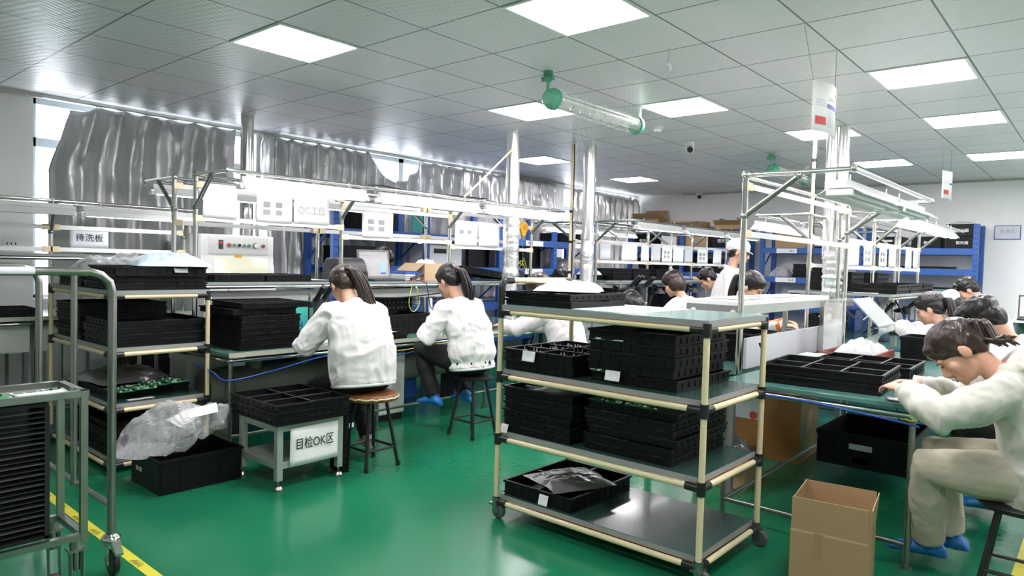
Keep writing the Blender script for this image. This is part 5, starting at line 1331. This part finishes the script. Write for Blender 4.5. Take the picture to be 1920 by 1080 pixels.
def microscope(label, x, y, z, rz, s=1.0, group='bench microscopes'):
    t = thing('microscope', label, 'microscope', (x, y, z), rz, group)
    V = lambda *q: tuple(c*s for c in q)
    MB().box(-.10*s, .10*s, -.13*s, .10*s, 0, .02*s).build('base', M_dgrey, t, bevel=.006)
    MB().cyl(V(0, -.09, .02), V(0, -.09, .38), .014*s).build('pillar', M_steel, t)
    MB().tube([V(0, -.09, .28), V(0, -.03, .29), V(0, .03, .30)], .026*s, 12).build('arm', M_black, t)
    b = MB(); b.cyl(V(0, .03, .20), V(0, .03, .34), .038*s, .045*s, n=18); b.cyl(V(0, .03, .15), V(0, .03, .20), .026*s, .034*s); b.build('objective', M_dgrey, t)
    for q in (-1, 1):
        b = MB(); b.cyl(V(q*.032, .05, .33), V(q*.036, .14, .42), .020*s); b.cyl(V(q*.036, .14, .42), V(q*.036, .16, .44), .024*s, .020*s); b.build('eyepiece', M_black, t)
    b = MB(); b.cyl(V(-.045, -.09, .28), V(.045, -.09, .28), .016*s); b.build('focus_knob', M_black, t)
    MB().tube([V(.05*math.cos(a), .03+.05*math.sin(a), .14) for a in [2*PI*k/20 for k in range(20)]], .009*s, 8, closed=True).build('ring_light', M_white, t)
    return t
microscope('black microscope in front of the first seated woman', -4.86, 3.20, .742, R(-90), 1.0)
microscope('black microscope before the short haired woman at the far bench', -4.45, 7.30, .782, R(-90), 1.15)
microscope('black microscope at the far bench beside the foil duct', -4.6, 7.85, .782, R(-80), 1.1)
microscope('silver fixture microscope at the far right bench before the reaching woman', -1.62, 7.05, .782, R(-90), .8)
microscope('black microscope on the far right bench by the white cap person', -1.60, 8.0, .782, R(-90), .85)
def bottle(label, x, y, z, r, h, m, capm, group=None):
    t = thing('bottle', label, 'bottle', (x, y, z), 0, group)
    MB().lathe([(0, 0), (r, 0), (r, h*.62), (r*.75, h*.75), (r*.35, h*.82), (r*.35, h*.88), (0, h*.88)]).build('body', m, t)
    MB().lathe([(0, h*.88), (r*.42, h*.88), (r*.42, h), (0, h)]).build('cap', capm, t); return t
bottle('small clear solvent bottle beside the tall tray stack on the first bench', -4.62, 3.10, .742, .022, .15, M_acr, M_white)
bottle('small white bottle with blue cap left of the first woman', -4.66, 3.16, .742, .018, .13, M_white, M_bluep)
t = thing('pen_pot', 'black pot holding blue pens left of the first seated woman', 'pen pot', (-4.80, 3.06, .742))
MB().lathe([(0, 0), (.032, 0), (.035, .09), (.031, .09), (.028, .004), (0, .004)]).build('pot', M_black, t)
for k in range(4): MB().cyl((.012*math.cos(k*1.6), .012*math.sin(k*1.6), .02), (.03*math.cos(k*1.6), .03*math.sin(k*1.6), .16), .0045, n=8).build('pen', M_bluep, t)
for k in range(3): board('blue edged circuit strip on the first bench left of the first woman, %s' % ['front', 'middle', 'rear'][k], -4.58-.045*k, 2.99+.008*k, .7425, .035, .12, .2, 'circuit strips by the first woman', 70+k)
t = thing('tool_box', 'white tool holder with a blue brush at the left of the second woman', 'tool holder', (-5.0, 4.60, .742))
MB().box(-.05, .05, -.10, .10, 0, .16).build('box', M_strip, t, smooth=False, bevel=.005)
MB().tube([(0, .04, .16), (.01, .05, .26)], .012, 8).build('brush', M_bluep, t); MB().tube([(0, -.02, .16), (0, -.03, .30)], .02, 10).build('dispenser', M_strip, t)
# ---- first bench: upper shelf
ZS = 1.2095
tray('black tray with dividers at the near end of the first bench shelf', -5.26, 2.66, ZS, .40, .40, .055, G1, div=(2, 3))
tray('second black tray with dividers along the first bench shelf', -5.26, 3.08, ZS, .40, .40, .055, G1, div=(2, 3))
for k in range(2): slip('white sheet lying on the first bench shelf before the printer, %s' % ['lower', 'upper'][k], -5.22, 3.42, ZS+.004+.002*k, .28, .22, .15*k, curl=.004, group='sheets before the printer')
t = thing('label_printer', 'dark grey rounded label printer on the first bench shelf', 'printer', (-5.24, 3.76, ZS))
b = MB(); n = 12
b.prism([(-.15, 0), (.13, 0), (.135, .08)]+[(.135-.02-.10*(1-math.cos(a)), .08+.125*math.sin(a)) for a in [PI/2*k/n for k in range(1, n+1)]]+[(-.10, .20), (-.15, .14)], -.15, .15, 'y'); b.build('body', M_dgrey, t, bevel=.012)
MB().box(.06, .137, -.10, .12, .05, .085).build('paper_slot', M_black, t, smooth=False)
for k in range(9): MB().box(-.02, .09, -.145+.0+.0, -.151, .03+.014*k, .037+.014*k).build('vent', M_black, t, smooth=False)
t = thing('laptop', 'open grey laptop facing the aisle on the first bench shelf', 'laptop', (-5.16, 4.11, ZS), 0)
MB().box(-.12, .12, -.18, .18, 0, .018).build('base', M_dgrey, t, bevel=.004); MB().box(-.09, .02, -.16, .16, .018, .020).build('keyboard', M_black, t, smooth=False)
lf = frame((-.115, 0, .018), (0, 1, 0), (-.15, 0, 1), (1, 0, .15))
s_ = MB().box(-.185, .185, 0, .27, -.006, .006).build('screen', M_mgrey, t, smooth=False); s_.matrix_local = lf
MB().box(-.165, .165, .02, .25, .0062, .0072).build('display', mat('laptop_display', (.40, .40, .41), .3, emit=.10), s_, smooth=False)
MB().box(.07, .13, .06, .15, .0074, .0080).build('picture', mat('display_picture', (.30, .50, .58), .3, emit=.1), s_, smooth=False)
MB().box(.07, .13, .04, .055, .0074, .0080).build('picture_caption', M_bluep, s_, smooth=False)
for k in range(7): MB().box(-.15, -.06+.02*(k % 3), .21-.024*k, .214-.024*k, .0074, .0080).build('text_line', M_inkg, s_, smooth=False)
for k in range(4):
    o = MB().box(-5.40, -5.11+.005*k, 4.34-.0*k, 4.53, ZS+.021*k, ZS+.0195+.021*k).build('book', [M_paper, M_paperg, M_paper, M_bluep][k], smooth=False, bevel=.002)
    tag(o, '%s binder in the pile between the laptop and the carton' % ['bottom white', 'second pale', 'third white', 'topmost blue'][k], 'binder', 'binders on the bench shelf')
t = thing('barcode_scanner', 'dark handheld scanner with a cable before the open carton on the shelf', 'scanner', (-5.055, 4.43, ZS+.006), .1)
MB().tube([(0, -.07, .012), (0, 0, .03), (0, .06, .055), (0, .09, .06)], [.014, .016, .022, .026], 10).build('body', M_dgrey, t); MB().tube([(0, -.07, .012), (.08, -.1, .012), (.135, .0, -.02), (.14, .06, -.25), (.13, .14, -.31), (.12, .24, -.33)], .005, 6).build('cable', M_dgrey, t)
o = MB().box(-5.08, -5.03, 4.34, 4.54, ZS, ZS+.006).build('red_folder', M_red, smooth=False); tag(o, 'thin red folder under the scanner on the first bench shelf', 'folder')
o = tray('black tray tilted over papers on the first bench shelf behind the second woman', -5.28, 5.48, ZS+.03, .46, .78, .07, G1, div=(2, 2)); o.rotation_euler = (R(-6), 0, 0)
o.location = (-5.28, 5.46, ZS+.045)
t = thing('tape_dispenser', 'black desk device with wires at the far end of the first bench shelf', 'device', (-5.22, 6.05, ZS))
MB().prism([(-.10, 0), (.10, 0), (.06, .12), (-.08, .14)], -.11, .11, 'y').build('body', M_black, t, bevel=.01); MB().box(-.12, .12, -.13, .13, 0, .015).build('base', M_mgrey, t, smooth=False)
for k in range(4): MB().tube([(0, -.05+.04*k, .12), (.03, -.02+.05*k, .20), (.05, .04*k, .17+.03*k), (.06, .05+.05*k, .22-.05*k)], .004, 6).build('wire', M_cable_g if k % 2 else M_cable_y, t)
t = thing('spring_balancer', 'yellow spring balancer hanging from the first bench frame by the foil duct', 'balancer', (-5.06, 6.02, 1.72))
b = MB(); b.cyl((-.022, 0, .09), (.022, 0, .09), .062, n=24); b.prism([(-.05, .05), (.05, .05), (.018, -.01), (-.018, -.01)], -.018, .018, 'x'); b.build('housing', M_yellow, t, bevel=.006)
MB().cyl((.022, 0, .09), (.03, 0, .09), .03).build('hub', mat('orange_hub', (.7, .3, .02), .4), t); MB().tube([(0, 0, .15), (0, .005, .19), (0, 0, .235)], .005, 6).build('hook', M_cable_g, t); MB().tube([(0, 0, -.01), (0, 0, -.42)], .0025, 5).build('cord', M_mgrey, t)
# ---- below the first bench
t = thing('drawer_cabinet', 'white drawer cabinet under the first bench between the two women', 'cabinet', (-4.72, 3.86, 0))
MB().box(-.24, .0, -.16, .16, .06, .60).build('body', M_white, t, smooth=False); MB().box(-.24, -.01, -.15, .15, 0, .06).build('plinth', M_black, t, smooth=False)
for k in range(3): d = MB().box(.0, .012, -.155, .155, .07+.177*k, .24+.177*k).build('drawer', M_white, t, smooth=False); MB().box(.012, .02, -.06, .06, .20+.177*k, .21+.177*k).build('handle', M_alu, d, smooth=False)
bin_('dark blue plastic bin hung under the worktop between the two women', -4.78, 4.0, .612, .28, .40, .075).children[0].data.materials[0] = mat('navy_plastic', (.012, .03, .12), .4)
t = thing('waste_pipe', 'thick grey plastic duct pipe running under the first bench', 'pipe', (-5.15, 3.8, .40))
MB().tube([(0, -1.38, 0), (0, 1.5, 0)], .142, 28).build('pipe', M_gpipe, t)
for y in (-1.25, -1.18, .4): MB().tube([(0, y-.02, 0), (0, y+.02, 0)], .152, 28).build('collar', M_gpipe, t)
for y in (-.98, -.55): MB().tube([(.02, y, .08), (.04, y, .19)], [.05, .052], 18).build('branch_stub', M_gpipe, t)
for y in (-1.1, .2, 1.2): MB().box(-.10, .10, y-.03, y+.03, -.40, -.12).build('support', M_dgrey, t, smooth=False)
for k, (x, y, c_) in enumerate(((-5.55, 3.22, M_bluep), (-5.55, 3.82, M_bluep), (-5.55, 4.6, M_bluep))):
    q = bin_('blue plastic bin behind the grey pipe under the first bench, %s' % ['left', 'middle', 'right'][k], x, y, .0, .30, .36, .62, 'blue bins under the first bench'); q.children[0].data.materials[0] = c_
q = bin_('white lidded tub seen through the left rack', -5.55, 2.58, .30, .30, .36, .34); q.children[0].data.materials[0] = M_white
D.objects[q.name].location.z = 0; q.scale = (1, 1, 1.85)
def cable(label, pts, m, r=.006, n=None):
    P_ = [Vector(p) for p in pts]; out = []
    for i in range(len(P_)-1):
        p0, p1, p2, p3 = P_[max(0, i-1)], P_[i], P_[i+1], P_[min(len(P_)-1, i+2)]
        for k in range(6):
            t_ = k/6; out.append(.5*((2*p1)+(p2-p0)*t_+(2*p0-5*p1+4*p2-p3)*t_*t_+(3*p1-p0-3*p2+p3)*t_**3))
    out.append(P_[-1]); o = MB().tube(out, r, 8).build('cable', m, ang=80); return tag(o, label, 'cable')
cable('blue cable looped along the near end of the first bench', [(-5.0, 2.275, .62), (-4.7, 2.27, .60), (-4.51, 2.29, .56), (-4.47, 2.6, .60), (-4.47, 3.0, .665), (-4.48, 3.4, .672)], M_cable_b, .005)
cable('blue cable under the bench edge between the two women', [(-4.485, 3.6, .60), (-4.47, 3.9, .63), (-4.47, 4.2, .66), (-4.485, 4.6, .68)], M_cable_b, .005)
cable('yellow cable under the bench edge between the two women', [(-4.485, 3.55, .66), (-4.465, 3.8, .655), (-4.465, 4.1, .675), (-4.485, 4.5, .68)], M_cable_y, .004)
cable('black cable drooping along the first bench shelf rail behind the first woman', [(-5.0, 3.5, 1.09), (-4.98, 3.8, 1.07), (-4.98, 4.2, 1.06), (-5.0, 4.7, 1.09)], M_cable_k, .007)
cable('black cable along the overhead beam of the first bench', [(-4.68, 3.40, 1.985), (-4.68, 3.7, 2.03), (-4.69, 4.0, 2.015), (-4.69, 4.5, 2.02), (-4.69, 5.0, 2.03)], M_cable_k, .006)
cable('yellow green cable loop hanging under the first bench shelf', [(-5.02, 4.35, 1.16), (-5.0, 4.30, 1.0), (-5.0, 4.36, .92), (-5.0, 4.43, 1.0), (-5.02, 4.41, 1.16)], M_cable_g, .005)
# ================================================================== FAR BENCH ROW
ZF = 1.2225
GF = 'black trays on the far bench shelf'
for k in range(3): stack('the %s flat stack on the far bench shelf' % ['left', 'middle', 'right'][k], -4.86, (7.55, 8.02, 8.62)[k], ZF, .34, .42, .048, 3, GF, seed=60+k, jit=.004)
bag('white plastic bag at the left end of the far bench shelf', -4.95, 7.19, ZF+.06, .26, .24, .10, .2, M_bagw, 51)
tray('black tray under the white bag at the left end of the far bench shelf', -4.95, 7.20, ZF, .26, .20, .058, GF)
t = thing('cone_cover', 'dark grey pointed cone standing behind the tray stacks of the far bench', 'cone', (-5.1, 8.55, ZF)); MB().lathe([(0, 0), (.075, 0), (.05, .14), (.018, .33), (0, .34)]).build('body', M_mgrey, t); MB().lathe([(.036, .2), (.041, .2), (.027, .27), (.02, .27)]).build('tip_band', M_card2, t)
bottle('clear drink bottle with a blue label on the far bench shelf', -4.8, 9.02, ZF, .033, .23, M_acr, M_bluep)
o = MB().box(-5.1, -4.8, 9.2, 10.0, ZF, ZF+.04).build('carton_piece', M_card2, smooth=False); tag(o, 'flat carton piece lying on the far bench shelf', 'carton')
t = thing('tape_roll_gun', 'blue tool with a yellow end lying on the far bench shelf', 'tool', (-4.7, 9.1, ZF+.016)); MB().cyl((0, 0, 0), (0, .4, 0), .016).build('handle', M_bluep, t); MB().cyl((0, .4, 0), (0, .47, 0), .02).build('tip', M_yellow, t)
bag('crumpled white cloth at the right end of the far bench shelf', -4.8, 10.45, ZF, .30, .44, .14, .1, M_bagw, 53)
o = MB().tube([(-4.74, 10.84, 1.24), (-4.745, 10.82, 1.55)], .022, 10).build('blue_foam_sleeve', M_bluep); tag(o, 'blue foam sleeve around the last upright of the far bench row', 'sleeve')
for k in range(3):
    t = thing('desk_lamp', 'black articulated arm lamp under the far bench shelf, %s' % ['nearest', 'middle', 'farthest'][k], 'lamp', (-4.86, 7.5+1.0*k, .782), 0, 'arm lamps under the far shelf')
    MB().lathe([(0, 0), (.08, 0), (.08, .02), (0, .025)]).build('base', M_black, t); MB().tube([(0, 0, .02), (.0, .10, .22), (.12, -.05, .36), (.22, -.10, .33)], .018, 8).build('arm', M_black, t)
    MB().lathe([(.02, .06), (.07, .0), (.075, -.01), (.066, 0), (.015, .055)], (.24, -.1, .27)).build('shade', M_dgrey, t)
for k in range(2): stack('the %s dark stack behind the far bench worktop' % ['left', 'right'][k], -5.22, 8.0+1.5*k, .782, .36, .5, .06, 5, 'dark trays at the back of the far worktop', seed=70+k)
# ================================================================== RIGHT BENCH
GR = 'black trays on the right bench'
tray('lower black tray at the front of the right bench', -1.17, 4.10, .791, .60, .52, .052, GR, rz=.05)
tray('upper black tray with six compartments at the front of the right bench', -1.17, 4.105, .8445, .60, .52, .05, GR, rz=.06, div=(3, 2))
tray('black tray with compartments further back on the right bench', -1.14, 4.78, .791, .54, .50, .07, GR, rz=.03, div=(3, 2))
for k in range(4): board('green board in the compartments of the front right bench tray, %s' % ['first', 'second', 'third', 'fourth'][k], -1.36+.19*(k % 3), 3.98+.26*(k//3), .852, .15, .20, .06, 'boards in the right bench tray', 80+k)
slip('small silver bag scrap by the hands of the woman in the hoodie', -.78, 3.80, .793, .08, .10, .3, m=M_bagg, curl=.008)
t = thing('red_tray', 'red brown shallow box tray under the clear acrylic hood', 'tray', (-1.37, 5.42, .791))
b = MB(); L_, W_, H_ = .17, .30, .055
b.box(-L_, L_, -W_, W_, 0, .006)
for s_ in (-1, 1): b.box(-L_, L_, s_*W_-.006, s_*W_+.006, 0, H_); b.box(s_*L_-.006, s_*L_+.006, -W_, W_, 0, H_)
b.build('body', M_redt, t, smooth=False); MB().box(-L_-.001, L_+.001, -W_-.0075, -W_-.006, .006, .045).build('pale_side', M_paperg, t, smooth=False)
bag('white plastic bag bulging in the red tray under the acrylic hood', -1.36, 5.50, .80, .30, .44, .16, 0, M_bagw, 61)
t = thing('acrylic_hood', 'bent clear acrylic hood with a slanted lid on the right bench', 'hood', (-1.37, 5.4, .848))
pr_ = [(-.17, 0), (-.17, .34), (-.15, .365), (.02, .365), (.19, .19), (.19, .15), (.10, .10), (.085, .06), (.11, .03), (.16, .0)]
def off(p, d):
    out = []
    for i in range(len(p)):
        a = Vector(p[max(0, i-1)]); c = Vector(p[min(len(p)-1, i+1)]); tn = (c-a).normalized(); out.append((p[i][0]-tn.y*d, p[i][1]+tn.x*d))
    return out
b = MB(); b.prism(pr_+off(pr_, -.004)[::-1], -.22, .22, 'y'); b.build('bent_sheet', M_acr, t, smooth=False)
lid = MB().box(-.005, .245, -.225, .225, 0, .005).build('lid', mat('frosted_acrylic_lid', (.86, .88, .87), .12, alpha=.75), t, smooth=False); lid.matrix_local = frame((.018, 0, .372), (.695, 0, -.72), (0, 1, 0), (.72, 0, .695))
for y in (-.15, .15): MB().cyl((.10, y, .26), (.07, y, .23), .005).build('hinge_pin', M_steel, t)
t = thing('work_glove', 'white work glove lying before the red tray on the right bench', 'glove', (-1.50, 4.62, .797), .5)
b = MB(); b.ell((0, 0, .02), (.055, .07, .02))
for k in range(4): b.tube([(-.036+.024*k, .05, .018), (-.045+.03*k, .13, .016)], [.013, .010], 8)
b.tube([(.05, -.01, .018), (.085, .05, .016)], [.014, .010], 8); b.tube([(0, -.05, .02), (0, -.12, .018)], [.042, .048], 10)
rm = remesh(b, 'knit', M_bagw, .008, smooth=2, wr=.003, seed=3, parent=t, wscale=20)
o = MB().box(-1.62, -1.45, 4.9, 5.08, .791, .835).build('white_box', M_strip, smooth=False, bevel=.004); tag(o, 'flat white box by the grey panel on the right bench', 'box')
q = bin_('black bin at the far end of the right bench', -1.03, 5.85, .791, .26, .30, .16)
q = bin_('large black tub with two label plates under the right bench', -1.20, 5.28, .12, .56, .72, .22, card=True)
MB().box(-.06, .06, -.352, -.350, .03, .07).build('label_card', M_paperg, q, smooth=False)
cable('blue cable tied along the front rail of the right bench', [(-1.55, 3.705, .735), (-1.2, 3.70, .74), (-.9, 3.70, .72), (-.69, 3.705, .70), (-.66, 3.72, .69)], M_cable_b, .005)
cable('yellow tie around the right front leg of the right bench', [(-.72, 3.72, .72), (-.69, 3.715, .715), (-.66, 3.735, .725), (-.64, 3.77, .735)], M_cable_y, .004)
cable('thin black cable slanting down under the right bench', [(-1.28, 5.95, .74), (-1.23, 5.9, .5), (-1.17, 5.9, .28), (-1.13, 5.9, .13)], M_cable_k, .005)
# left half of the right bench with a panel and white upper shelf
t = thing('white_shelf_bench', 'bench with grey back panel and white upper shelf left of the right frame', 'workbench', (-1.70, 5.2, 0))
MB().box(-.66, -.01, -1.1, 1.25, .765, .79).build('worktop', M_green_top, t, smooth=False)
MB().box(-.008, .012, -1.02, .98, .795, .985).build('back_panel', mat('grey_laminate_panel', (.60, .60, .64), .4), t, smooth=False)
MB().box(-.35, .005, -1.12, .62, 1.185, 1.215).build('upper_shelf', M_white, t, smooth=False, bevel=.004); MB().box(-.35, -.0, -1.122, -1.112, 1.10, 1.185).build('apron', M_mgrey, t, smooth=False)
MB().box(-.006, .003, -1.11, .60, 1.13, 1.185).build('apron', M_alu, t, smooth=False)
for x, y in ((-.32, -1.08), (-.02, -1.06), (-.32, .58), (.035, .36)): MB().box(x-.016, x+.016, y-.016, y+.016, .79, 1.185).build('shelf_post', M_steel, t, smooth=False)
for x in (-.30, -.04): MB().cyl((x, -1.123, 1.145), (x, -1.128, 1.145), .018).build('bolt_cap', M_white, t)
for x in (-.62, -.05):
    for y in (-1.06, 1.2): MB().box(x-.018, x+.018, y-.018, y+.018, 0, .765).build('leg', M_mgrey, t, smooth=False)
for k in range(2): slip('white sheet on the white upper shelf of the right bench, %s' % ['near end', 'far end'][k], -1.88, 4.5+.6*k, 1.217, .26, .5, .03, curl=.004)
stack('the stack beside the grey panel at right', -2.02, 4.75, .791, .42, .50, .045, 4, GR, seed=75)
t = thing('board_fixture', 'red and black board fixture under the orange sleeved hand', 'fixture', (-1.95, 6.02, .791)); MB().box(-.14, .14, -.18, .18, 0, .03).build('base', M_alu, t, smooth=False); MB().box(-.12, .12, -.15, .15, .03, .065).build('body', M_red, t, smooth=False); MB().box(-.12, .12, -.15, .15, .065, .09).build('cover', M_black, t, smooth=False)
board('white topped circuit board on the left half of the right bench', -1.9, 6.3, .80, .2, .16, .1, None, 91)
cable('black cable hanging from the grey panel of the right bench', [(-1.655, 4.3, .95), (-1.64, 4.34, .86), (-1.635, 4.30, .70), (-1.63, 4.25, .62)], M_cable_k, .007)
# ================================================================== FAR RIGHT BENCH
G3 = 'black trays on the far right bench'
for k in range(3): stack('the %s flat stack on the far right shelf' % ['near', 'middle', 'far'][k], -1.625, 7.15+.56*k, 1.2225, .36, .52, .040, 2, G3, seed=80+k, jit=.004)
stack('the tall stack left on the far right shelf', -2.08, 7.36, 1.2225, .38, .42, .045, 4, G3, seed=84, jit=.004)
stack('the far right stack behind the twin duct', -2.08, 8.35, 1.2225, .38, .52, .045, 4, G3, seed=85, jit=.004)
slip('white sheet on the shelf corner of the far right bench', -1.66, 6.75, 1.2235, .20, .14, .2, curl=.003)
t = thing('power_strip', 'white power strip fixed at a slant under the far right bench shelf', 'power strip', (-1.56, 6.95, 1.10)); 
ps = MB().box(-.022, .022, -.17, .17, -.02, .02).build('strip', M_strip, t, bevel=.004); ps.rotation_euler = (R(28), 0, 0)
for k in range(4): q = MB().box(.022, .024, -.13+.075*k, -.09+.075*k, -.012, .012).build('socket', M_dgrey, ps, smooth=False)
MB().tube([(0, -.16, -.1), (.02, -.2, -.25), (0, -.25, -.30)], .005, 6).build('cord', M_cable_k, t)
for k in range(4): cable('dark cable hanging under the far right bench shelf, %s' % ['first', 'second', 'third', 'fourth'][k], [(-1.9+.1*k, 6.8+.25*k, 1.16), (-1.8+.1*k, 6.9+.2*k, 1.0), (-1.75+.08*k, 7.1+.2*k, .95), (-1.85, 7.3+.2*k, .80)], M_cable_k if k % 2 else M_mgrey, .007)
bottle('clear water bottle on the far right bench', -1.45, 7.35, .782, .035, .24, M_acr, M_bluep)
for k in range(2):
    q = bin_('blue bin at the back of the far right bench, %s' % ['near', 'far'][k], -2.15, 8.05+1.1*k, .782, .24, .3, .22, 'blue bins on the far right bench'); q.children[0].data.materials[0] = M_bluep
for k in range(4): stack('the %s dark stack under the far right shelf' % ['nearest', 'second', 'third', 'farthest'][k], -2.2, 7.5, .782, .32, .36, .06, 3, G3, seed=90+k) if k in (0,) else None
cable('blue and green cable along the edge rail of the far right bench', [(-1.24, 6.60, .70), (-1.5, 6.595, .68), (-1.8, 6.595, .69), (-2.1, 6.6, .70)], M_cable_b, .006)
# right desk with a laptop
t = thing('desk', 'small desk with a black laptop at the right picture edge', 'desk', (-.65, 10.05, 0))
MB().box(-.22, .75, -.25, .3, .875, .90).build('top', M_strip, t, smooth=False)
for x in (-.18, .71):
    for y in (-.21, .26): MB().box(x-.018, x+.018, y-.018, y+.018, 0, .875).build('leg', M_mgrey, t, smooth=False)
MB().box(-.18, .71, .24, .25, .3, .87).build('modesty_panel', mat('teal_panel', (.12, .20, .18), .5), t, smooth=False)
t = thing('laptop', 'open black laptop on the small desk at the right picture edge', 'laptop', (-.63, 9.97, .901), R(-90)+.05)
MB().box(-.13, .13, -.19, .19, 0, .02).build('base', M_black, t, smooth=False); sc = MB().box(-.19, .19, 0, .27, -.006, .006).build('screen', M_dgrey, t, smooth=False); sc.matrix_local = lf
MB().box(-.172, .172, .02, .25, .0062, .0072).build('display', mat('white_display', (.80, .80, .86), .3, emit=.3), sc, smooth=False)
for k in range(6): MB().box(-.12, .04, .215-.024*k, .218-.024*k, .0074, .0080).build('text_line', M_inkg, sc, smooth=False)
slip('papers beside the black laptop on the small desk', -.44, 9.90, .905, .2, .26, .1, curl=.005)
# ================================================================== FAR LEFT
tray('black tray at the left end of the far left bench', -6.45, 1.5, .902, .36, .30, .06, None)
t = thing('wall_box', 'small teal covered distribution box on the wall at the left picture edge', 'box', (-7.19, 1.50, 1.40)); MB().box(0, .06, -.12, .10, 0, .13).build('body', M_strip, t, smooth=False, bevel=.004); MB().box(.06, .066, -.11, .09, .02, .10).build('cover', mat('teal_cover', (.05, .30, .36), .2), t, smooth=False)
t = thing('wall_socket', 'white wall socket plate beside the teal covered box at left', 'socket', (-7.19, 1.70, 1.42)); MB().box(0, .01, -.06, .06, 0, .08).build('plate', M_strip, t, smooth=False)
for k in range(3): MB().box(.01, .0112, -.04+.03*k, -.03+.03*k, .03, .05).build('hole', M_black, t, smooth=False)
for k in range(2):
    t = thing('drawer_unit', 'white drawer unit under the far left bench, %s' % ['near', 'far'][k], 'cabinet', (-6.6, 1.35+.6*k, .0), 0, 'white drawer units at far left')
    MB().box(-.30, .28, -.26, .26, .62, .85).build('body', M_white, t, smooth=False); MB().box(.28, .29, -.25, .25, .63, .84).build('drawer', M_white, t, smooth=False); MB().box(.29, .30, -.06, .06, .72, .735).build('handle', M_alu, t, smooth=False)
    for x in (-.28, .26): 
        for y in (-.24, .24): MB().box(x-.012, x+.012, y-.012, y+.012, 0, .62).build('leg', M_mgrey, t, smooth=False)
q = bin_('large dark bin on the floor under the far left bench', -6.6, 2.62, 0, .5, .56, .5)
cable('black cable hanging on the wall at far left', [(-7.17, 1.55, 1.40), (-7.16, 1.53, 1.2), (-7.17, 1.50, .95)], M_cable_k, .008)
